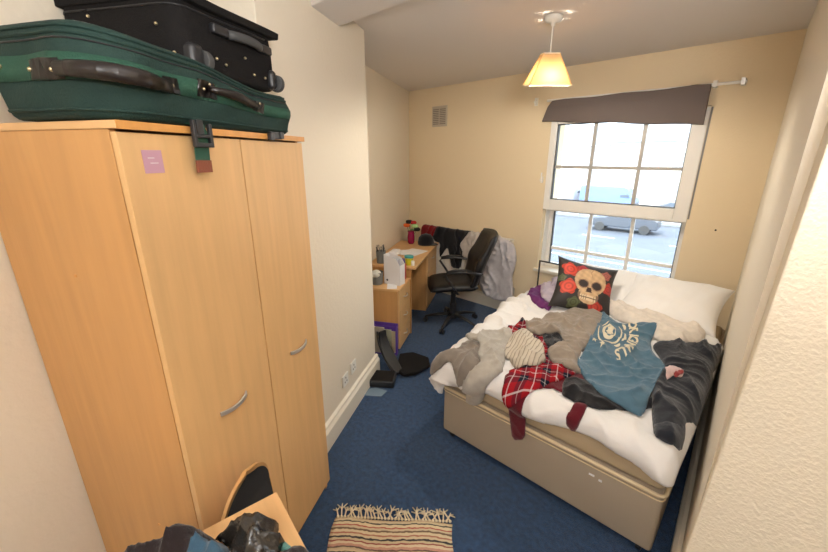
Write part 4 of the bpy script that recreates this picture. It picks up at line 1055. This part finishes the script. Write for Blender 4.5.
def skull(u, v, sg):
    # x -> u (width), y -> v (height), painted print of the cushion front
    dark = (.022, .018, .018, 1)
    if sg < 0: return dark
    x, y = (u - .12) * 1.0, v
    n = .5 + .5 * math.sin(u * 23 + v * 11) * math.sin(v * 19 - u * 7)
    c = dark
    for (rx, ry, rr, col) in ((-.62, .50, .27, (.60, .045, .02)), (-.60, -.22, .30, (.62, .06, .03)), (-.18, .62, .20, (.42, .03, .03)), (.80, .05, .22, (.50, .04, .03)), (.40, -.78, .24, (.50, .04, .02)), (-.30, -.80, .2, (.10, .12, .05)), (.62, .55, .18, (.40, .12, .10)), (-.88, .10, .14, (.10, .12, .06))):
        d = math.hypot(u - rx, v - ry)
        if d < rr * (1 + .12 * math.sin(5 * math.atan2(v - ry, u - rx))):
            k = .45 + .55 * abs(math.sin(d / rr * 7)); c = tuple(q * k for q in col) + (1,)
    # cranium and jaw
    cr = (x / .56) ** 2 + ((y - .16) / .56) ** 2 < 1
    jaw = (x / .36) ** 2 + ((y + .42) / .34) ** 2 < 1
    if cr or jaw:
        k = .75 + .25 * n; edge = ((x / .56) ** 2 + ((y - .16) / .56) ** 2)
        if not jaw: k *= 1 - .35 * max(0, edge - .6)
        c = (.62 * k, .42 * k, .24 * k, 1)
        for ex in (-.23, .25):
            if ((x - ex) / .165) ** 2 + ((y - .02) / .15) ** 2 < 1: c = (.03, .02, .02, 1)
            elif ((x - ex) / .20) ** 2 + ((y - .02) / .19) ** 2 < 1: c = (.25, .14, .09, 1)
        if abs(x) < .075 * (1 - (y + .12) * 2.2) and -.30 < y < -.10: c = (.04, .02, .02, 1)
        if -.62 < y < -.42 and abs(x) < .28:
            if abs(y + .52) < .018 or (abs((x * 14) % 1 - .5) > .40): c = (.10, .06, .04, 1)
            else: c = (.70, .55, .36, 1)
        if jaw and y < -.36 and abs(x) > .27: c = (.20, .12, .08, 1)
        if abs(x - .02 - .03 * math.sin(y * 20)) < .012 and y > .35: c = (.30, .18, .10, 1)
    return c
sm_, n, l, b = mnodes('skull_and_roses_print'); b.inputs['Roughness'].default_value = .6
a_ = n.new('ShaderNodeVertexColor'); a_.layer_name = 'print'; l.new(a_.outputs[0], b.inputs['Base Color'])
pillow('cushion', .235, .225, .075, (-.965, 2.965, .765), (R(50), R(11), R(28)), sm_, 'dark square cushion printed with a skull and red roses', 2, cat='cushion', colfn=skull, n=110, ears=.13, wr=.002)

# black metal frame standing between bed and window
fm = thing('metal_rack', 'thin black metal rail frame behind the bed\'s left corner', 'rack', (-1.47, 3.50, 0))
for x_ in (-.115, .115): MB().cyl((x_, 0, 0), (x_, 0, .765), .008, n=10).build('post', 'black_plastic', fm)
MB().cyl((-.12, 0, .765), (.12, 0, .765), .008, n=10).build('top_rail', 'black_plastic', fm)
MB().cyl((-.12, 0, .35), (.12, 0, .35), .006, n=10).build('lower_rail', 'black_plastic', fm)

# ------------------------------------------------------------------ t-shirt print
def glyph(ch, size):
    cu = bpy.data.curves.new('g', 'FONT'); cu.body = ch; cu.size = size; cu.extrude = 0; cu.align_x = 'CENTER'
    cu.offset = size * .03
    o = bpy.data.objects.new('g', cu); C.objects.link(o)
    dg = bpy.context.evaluated_depsgraph_get()
    me = bpy.data.meshes.new_from_object(o.evaluated_get(dg))
    vs = [tuple(v.co) for v in me.vertices]; fs = [tuple(p.vertices) for p in me.polygons]
    bpy.data.objects.remove(o); bpy.data.curves.remove(cu); bpy.data.meshes.remove(me)
    return vs, fs
def printed(name, polys, parent, surf, m='print', lift=.0055):
    # polys: list of (verts2d, faces); subdivide then drop onto the cloth
    bm = bmesh.new()
    for vs, fs in polys:
        bv = [bm.verts.new((x, y, 0)) for x, y in vs]
        for f in fs:
            try: bm.faces.new([bv[i] for i in f])
            except ValueError: pass
    bmesh.ops.triangulate(bm, faces=bm.faces)
    for _ in range(3):
        es = [e for e in bm.edges if e.calc_length() > .011]
        if es: bmesh.ops.subdivide_edges(bm, edges=es, cuts=1); bmesh.ops.triangulate(bm, faces=bm.faces)
    bm.normal_update()
    for f in bm.faces:
        if f.normal.z < 0: f.normal_flip()
    for v in bm.verts: v.co = Vector(surf.fn(v.co.x, v.co.y, surf.at(v.co.x, v.co.y) + lift))
    me = bpy.data.meshes.new(name); bm.to_mesh(me); bm.free(); me.materials.append(M[m] if isinstance(m, str) else m)
    o = bpy.data.objects.new(name, me); C.objects.link(o); o.parent = parent
    s = o.modifiers.new('solid', 'SOLIDIFY'); s.thickness = .0012; s.offset = -1
    return o
# the print is drawn in its own units and laid on the cloth by one affine map (stretched with the jersey)
TC, E1, E2 = (-0.624, 2.554), (0.00485, 0.00458), (-0.00460, 0.01488)
def onshirt(x, y): return (TC[0] + x * E1[0] + y * E2[0], TC[1] + x * E1[1] + y * E2[1])
def lay(vs): return [onshirt(x, y) for x, y in vs]
def arc_text(txt, rad, size, a0, step, parent, name, surf, narrow=.72):
    ps = []
    for k, ch in enumerate(txt):
        a = a0 - k * step
        vs, fs = glyph(ch, size)
        rot = a - PI / 2; cc, ss = math.cos(rot), math.sin(rot)
        ox_, oy_ = rad * math.cos(a), rad * math.sin(a)
        ps.append((lay([(ox_ + x * narrow * cc - y * ss, oy_ + x * narrow * ss + y * cc) for x, y, _ in vs]), fs))
    return printed(name, ps, parent, surf)
arc_text('ORIGINALS', 19.5, 12.5, R(14), R(11), TEE, 'shirt_lettering', BS, .62)
def ring(r0, r1, a0, a1, n=30):
    vs = []
    for k in range(n + 1):
        a = a0 + (a1 - a0) * k / n; t = max(.15, math.sin(PI * k / n) ** .5)
        vs += [(r0 * math.cos(a), r0 * math.sin(a)), ((r0 + (r1 - r0) * t) * math.cos(a), (r0 + (r1 - r0) * t) * math.sin(a))]
    return lay(vs), [(2 * k, 2 * k + 1, 2 * k + 3, 2 * k + 2) for k in range(n)]
def star(c, r, n=5, q=.45):
    vs = [c] + [(c[0] + (r if k % 2 == 0 else r * q) * math.cos(k * PI / n + .3), c[1] + (r if k % 2 == 0 else r * q) * math.sin(k * PI / n + .3)) for k in range(2 * n)]
    return lay(vs), [(0, 1 + k, 1 + (k + 1) % (2 * n)) for k in range(2 * n)]
printed('shirt_emblem', [ring(11.0, 12.8, R(-200), R(35)), ring(5.0, 7.6, R(0), R(359)), star((0, 0), 4.2, 7, .6), ring(14.6, 17.4, R(-42), R(-12), 8), ring(14.6, 17.4, R(-75), R(-52), 8), ring(14.5, 17, R(5), R(30), 8), star((-7.5, -15.5), 2.8), star((-14.5, -10), 2.6, 4), ring(9, 10, R(95), R(150), 6)], TEE, BS)

# ------------------------------------------------------------------ foreground: table, clothes, skateboard, rug
TA = R(-8.3)
tb = thing('side_table', 'small beech table in the foreground heaped with clothes', 'table', (-.964, .383, 0), TA)
TZ = .735
MB().prism([(0, -.52), (.50, -.52), (.50, 0), (0, 0)], TZ - .02, TZ).build('table_top', 'beech_top', tb, bevel=.002)
for x_ in (.012, .47):
    for y_ in (-.50, -.03): MB().box(x_, x_ + .03, y_, y_ + .03, 0, TZ - .02).build('leg', 'beech_side', tb, bevel=.001)
MB().box(.02, .48, -.03, -.012, TZ - .09, TZ - .02).box(.02, .038, -.50, -.03, TZ - .09, TZ - .02).build('apron', 'beech_side', tb)
def tab_fn(a, b, h): return (a, b, TZ + h)
TS = Surf(-1.25, -.55, -.25, .45, .007, tab_fn)
M['binbag'] = mat('black_bag_film', (.02, .017, .015), .22, bump=.5, bscale=35, spec=.8)
M['teal_tab'] = fabric('teal_cloth', '5f9a90')
d = TS.drape('brown_top', [(-1.032, -0.022), (-1.058, -0.007), (-1.063, 0.015), (-1.052, 0.041), (-1.037, 0.061), (-1.023, 0.087), (-1.011, 0.120), (-1.004, 0.143), (-0.994, 0.159), (-0.964, 0.175), (-0.932, 0.187), (-0.899, 0.191), (-0.856, 0.207), (-0.778, 0.176), (-1.003, -0.036)], 'f_browncloth', seed=41, amp=.04, freq=11, loft=.12, th=.02)
tag(d, 'dark brown top heaped at the left of the foreground table', 'top')
d = TS.drape('black_garment', [(-0.758, 0.214), (-0.763, 0.270), (-0.770, 0.291), (-0.768, 0.316), (-0.760, 0.334), (-0.736, 0.347), (-0.698, 0.350), (-0.666, 0.353), (-0.634, 0.331)], 'f_browncloth', seed=42, amp=.02, freq=11, loft=.03)
tag(d, 'dark garment at the right corner of the foreground table', 'garment')
d = TS.drape('teal_cloth', [(-0.787, 0.291), (-0.802, 0.306), (-0.801, 0.317), (-0.781, 0.321), (-0.760, 0.321), (-0.760, 0.302)], 'teal_tab', seed=45, amp=.005, freq=9)
tag(d, 'teal cloth peeping out beside the black bag', 'cloth')
d = TS.drape('denim_item', [(-0.882, 0.072), (-0.894, 0.094), (-0.892, 0.127), (-0.885, 0.161), (-0.879, 0.193), (-0.866, 0.201), (-0.829, 0.196), (-0.792, 0.190), (-0.737, 0.177), (-0.858, 0.063)], 'f_denim', seed=43, amp=.010, freq=6, loft=.05, sm=8, rnd=0)
tag(d, 'blue denim garment folded between the brown top and black bag', 'garment')
d = TS.drape('plastic_bag', [(-0.919, 0.182), (-0.924, 0.197), (-0.928, 0.216), (-0.929, 0.246), (-0.928, 0.281), (-0.911, 0.287), (-0.895, 0.305), (-0.865, 0.316), (-0.854, 0.333), (-0.837, 0.325), (-0.825, 0.313), (-0.810, 0.302), (-0.798, 0.315), (-0.788, 0.317), (-0.773, 0.301), (-0.759, 0.284), (-0.725, 0.271), (-0.719, 0.256), (-0.781, 0.197), (-0.828, 0.196), (-0.878, 0.201), (-0.901, 0.197)], 'binbag', seed=44, amp=.046, freq=16, ang=.5, loft=.12, th=.02, warp=1.6, bumpf=14, bump=.8, rnd=0)
tag(d, 'glossy black crumpled plastic bag on the foreground table', 'bag')
# skateboard standing on its tail against the wardrobe door
sb = thing('skateboard', 'skateboard deck with black grip tape standing against the wardrobe door', 'skateboard', LW(.325, -1.835, 0), 0, rot=(0, 0, 0))
sb.matrix_basis = Matrix.Translation(LW(.300, -1.862, .004)) @ Matrix.Rotation(LA, 4, 'Z') @ Matrix.Rotation(R(-4.5), 4, 'Y')
def deck(zof0, zof1, sc_):
    vs = []; fs = []; nu, nv = 64, 8
    for lay in (zof0, zof1):
        for i in range(nu + 1):
            z = .79 * i / nu
            zz = .395 + (z - .395) * sc_
            e = abs(z - .395) / .395; wdt = .118 * sc_ * (1 - max(0, (e - .62) / .38) ** 2.2) ** .5 if e > .62 else .118 * sc_
            if e >= .999: wdt = .006
            k = max(0, (abs(z - .395) - .27)) * .22
            for j in range(nv + 1):
                v = -1 + 2 * j / nv
                vs.append((lay + k + .006 * v * v, v * wdt, zz))
    o = (nu + 1) * (nv + 1)
    for i in range(nu):
        for j in range(nv):
            a = i * (nv + 1) + j
            fs.append((a, a + nv + 1, a + nv + 2, a + 1)); fs.append((o + a, o + a + 1, o + a + nv + 2, o + a + nv + 1))
        for j in (0, nv):
            a = i * (nv + 1) + j; fs.append((a, a + nv + 1, o + a + nv + 1, o + a))
    for i in (0, nu):
        for j in range(nv):
            a = i * (nv + 1) + j; fs.append((a, a + 1, o + a + 1, o + a))
    m = MB(); m.v = vs; m.f = fs; return m
deck(-.011, 0, 1).build('deck', 'maple', sb)
deck(.0003, .0012, .965).build('grip_tape', 'grip', sb)
for z_ in (.21, .58):
    tr_ = MB().box(-.032, -.011, -.028, .028, z_ - .04, z_ + .04).cyl((-.045, -.09, z_), (-.045, .09, z_), .008, n=10).build('truck', 'chrome', sb)
    for y_ in (-.088, .088): MB().cyl((-.045, y_ - .015, z_), (-.045, y_ + .015, z_), .0255, n=20).build('wheel', 'paper', tr_, bevel=.003)
# rug
rg = thing('rug', 'striped rag rug with a cream fringe on the blue carpet', 'rug', (-1.29, .785, 0), R(40.6))
vs = []; uv = []; fs = []; nx_, ny_ = 30, 60
for i in range(nx_ + 1):
    for j in range(ny_ + 1):
        x, y = .59 * i / nx_, -1.1 * j / ny_
        x2 = x + .006 * math.sin(y * 21) * (1 if i in (0, nx_) else .5)
        vs.append((x2, y + .006 * math.sin(x * 18), .010 + .0025 * math.sin(y * 190) + .002 * math.sin(x * 30 + y * 9))); uv.append((x, y))
for i in range(nx_):
    for j in range(ny_):
        a = i * (ny_ + 1) + j; fs.append((a, a + ny_ + 1, a + ny_ + 2, a + 1)[::-1])
m_ = MB(); m_.v = vs; m_.f = fs
M['rugy'] = stripes('rag_rug_weave_rows', .155, [(0, 'c4b193'), (.05, '6a564a'), (.10, 'c09282'), (.17, 'd6c6a6'), (.25, '93504c'), (.30, 'c8b896'), (.37, '3c3a3c'), (.42, 'd0bf9e'), (.50, 'a87462'), (.56, 'd6c6a4'), (.64, '75604f'), (.69, 'ccbb9c'), (.77, 'ac5d54'), (.82, 'd8c8a4'), (.9, '4c4644'), (.94, 'cdbd9c')], axis=1)
ro = m_.build('woven_field', 'rugy', rg, smooth=True, uv=uv, fix=False)
so_ = ro.modifiers.new('solid', 'SOLIDIFY'); so_.thickness = .008; so_.offset = -1
rr_ = random.Random(4)
M['fringe'] = mat('cream_fringe', S('d8cbb0')[:3], .9)
for k in range(34):
    x = .012 + .567 * k / 33; a = rr_.uniform(-.9, .9); L1 = rr_.uniform(.045, .075)
    kn = MB().ell((x, .008, .010), .008, .008, .007, 8, 6)
    for q in (-1, 0, 1):
        b_ = a + q * .35
        kn.tube([(x, .010, .010), (x + .5 * L1 * math.sin(a), .010 + .5 * L1, .016 + .004 * rr_.random()), (x + L1 * math.sin(b_), .010 + L1 * math.cos(b_) + .006, .006)], [.0042, .0038, .0025], 5)
    kn.build('tassel', 'fringe', rg, smooth=True)

# ------------------------------------------------------------------ outside the window
GZ = -3.2
def flat(name, x0, x1, y0, y1, z, h, m, label): struct(name, MB().box(x0, x1, y0, y1, z - h, z), m, label)
M['asphalt'] = mat('asphalt', (.115, .13, .16), .85, bump=.2, bscale=40, var=.12, vscale=.8)
M['paving'] = mat('paving', (.20, .21, .22), .9, var=.1, vscale=2)
M['road_paint'] = mat('road_paint', (.7, .7, .68), .8)
M['render_white'] = mat('white_render', (.72, .70, .66), .9)
M['render_cream'] = mat('cream_render', (.70, .62, .50), .9)
M['brick'] = mat('red_brick', (.42, .24, .18), .9, var=.15, vscale=3)
M['slate'] = mat('slate_roof', (.26, .27, .30), .8, bump=.3, bscale=6)
M['dark_glass'] = mat('dark_glass', (.08, .10, .13), .1)
M['far_glass'] = mat('washed_out_glass', (.42, .43, .45), .3)  # panes painted pale to stand in for washed-out daylight
flat('ground', -70, 40, 12, 80, GZ, .3, 'asphalt', 'asphalt road outside the window')
flat('pavement_far', -70, 40, 33, 80, GZ + .12, .12, 'paving', 'pavement along the far side of the road')
flat('pavement_near', -70, 40, 4.3, 14.5, GZ + .12, .42, 'paving', 'pavement below the window')
flat('lane_line', -60, 30, 19.6, 19.75, GZ + .004, .01, 'road_paint', 'painted edge line on the road')
for k in range(9): tag(MB().box(-24 + k * 5, -22 + k * 5, 25.9, 26.05, GZ, GZ + .006).build('road_marking', 'road_paint'), 'white painted dash in the middle of the road', 'road marking', 'white dashes along the road')
def house(x0, x1, y0, h, rh, wall, label, nwin, floors, door=True):
    o = thing('terraced_house', label, 'building', ((x0 + x1) / 2, y0, GZ + .12)); hw_ = (x1 - x0) / 2; d_ = 9
    MB().box(-hw_, hw_, 0, d_, 0, h).build('wall', wall, o)
    rf = MB().add([(-hw_ - .05, -.3, h), (hw_ + .05, -.3, h), (hw_ + .05, d_ + .3, h), (-hw_ - .05, d_ + .3, h), (-hw_ - .05, d_ / 2, h + rh), (hw_ + .05, d_ / 2, h + rh)], [(0, 1, 5, 4), (2, 3, 4, 5), (0, 4, 3), (1, 2, 5), (0, 3, 2, 1)]).build('roof', 'slate', o)
    MB().box(-hw_ + .2, -hw_ + 1.1, d_ / 2 - .5, d_ / 2 + .5, h + rh * .6, h + rh + 1.1).build('chimney', 'brick', rf)
    MB().box(-hw_, hw_, -.12, 0, h - .25, h - .02).build('gutter', 'render_white', o)
    for f in range(floors):
        for k in range(nwin):
            xc = -hw_ + (k + .5) * 2 * hw_ / nwin; zc = 1.7 + f * 2.8
            wf = MB().box(xc - .55, xc + .55, -.05, .02, zc - .75, zc + .75).build('window', 'render_white', o)
            MB().box(xc - .47, xc - .03, -.07, -.04, zc - .67, zc + .67).box(xc + .03, xc + .47, -.07, -.04, zc - .67, zc + .67).build('pane', 'far_glass', wf)
house(-31, -21.33, 43.5, 6.3, 2.6, 'render_cream', 'pale cream house at the left across the road', 3, 2)
house(-21.3, -13.2, 42.5, 5.9, 2.3, 'render_white', 'low white house in the middle across the road', 3, 2)
house(-13.17, -3.5, 42.5, 6.2, 2.5, 'render_white', 'white house at the right across the road', 4, 2)
house(-3.47, 6, 42.5, 6.4, 2.5, 'brick', 'red brick house furthest right across the road', 3, 2)
def car(loc, rz, col, label, van=False):
    o = thing('van' if van else 'car', label, 'van' if van else 'car', loc, rz)
    L2, W2 = (2.5, .98) if van else (2.15, .88)
    m_ = mat('car_paint_' + label.split()[0], col, .25, .0)
    if van: P = [(-2.5, .35), (2.5, .35), (2.5, .95), (2.25, 1.15), (1.7, 2.05), (1.5, 2.15), (-2.45, 2.15), (-2.5, 2.0)]
    else: P = [(-2.1, .35), (2.15, .35), (2.15, .75), (1.9, .88), (1.05, .97), (.45, 1.40), (-.9, 1.45), (-1.75, 1.02), (-2.1, .92)]
    n = len(P); vs = []
    for sg in (-1, 1):
        for x, z in P: vs.append((x, sg * W2 * (1 if z < 1.0 else .84), z))
    fs = [tuple(range(n))[::-1], tuple(range(n, 2 * n))] + [(i, (i + 1) % n, n + (i + 1) % n, n + i) for i in range(n)]
    MB().add(vs, fs).build('body', m_, o, bevel=.06)
    for sg in (-1, 1):
        if van: q = [(1.25, 1.25), (2.05, 1.25), (1.62, 1.95), (1.25, 1.95)]
        else: q = [(-1.45, 1.0), (.95, 1.0), (.42, 1.33), (-.85, 1.37)]
        vs = [(x, sg * (W2 * .97 - (z - 1.0) * .30), z) for x, z in q] + [(x, sg * (W2 * .97 - (z - 1.0) * .30 - .05), z) for x, z in q]
        MB().add(vs, [(0, 1, 2, 3), (7, 6, 5, 4), (0, 1, 5, 4), (1, 2, 6, 5), (2, 3, 7, 6), (3, 0, 4, 7)]).build('side_window', 'dark_glass', o)
    for x in (-L2 * .64, L2 * .64):
        for sg in (-1, 1): MB().cyl((x, sg * (W2 - .2), .32), (x, sg * (W2 + .01), .32), .32, n=20).build('wheel', 'rubber', o, bevel=.02)
    MB().box(L2 - .06, L2 + .02, -W2 * .8, W2 * .8, .5, .68).build('bumper', 'black_plastic', o)
    return o
car((-7.4, 29.2, GZ), R(184), (.07, .08, .10), 'dark grey car passing on the road')
car((-16.0, 39.5, GZ + .12), R(90), (.70, .70, .72), 'white van parked left of the blue van', True)
car((-12.0, 40.4, GZ + .12), 0, (.16, .24, .46), 'blue van parked in front of the white houses', True)
car((-20.8, 36.4, GZ + .12), R(20), (.75, .75, .75), 'white car parked at the far left of the forecourt')
car((-5.2, 37.0, GZ + .12), R(2), (.16, .17, .19), 'dark car parked at the right of the forecourt')
gr = thing('guard_rail', 'long grey pedestrian railing along the far pavement', 'railing', (-12, 33.4, GZ + .12))
MB().cyl((-14, 0, 1.0), (12, 0, 1.0), .04, n=8).cyl((-14, 0, .15), (12, 0, .15), .03, n=8).build('rail', 'steel', gr)
for k in range(14): MB().cyl((-14 + 2 * k, 0, 0), (-14 + 2 * k, 0, 1.0), .04, n=8).build('post', 'steel', gr)
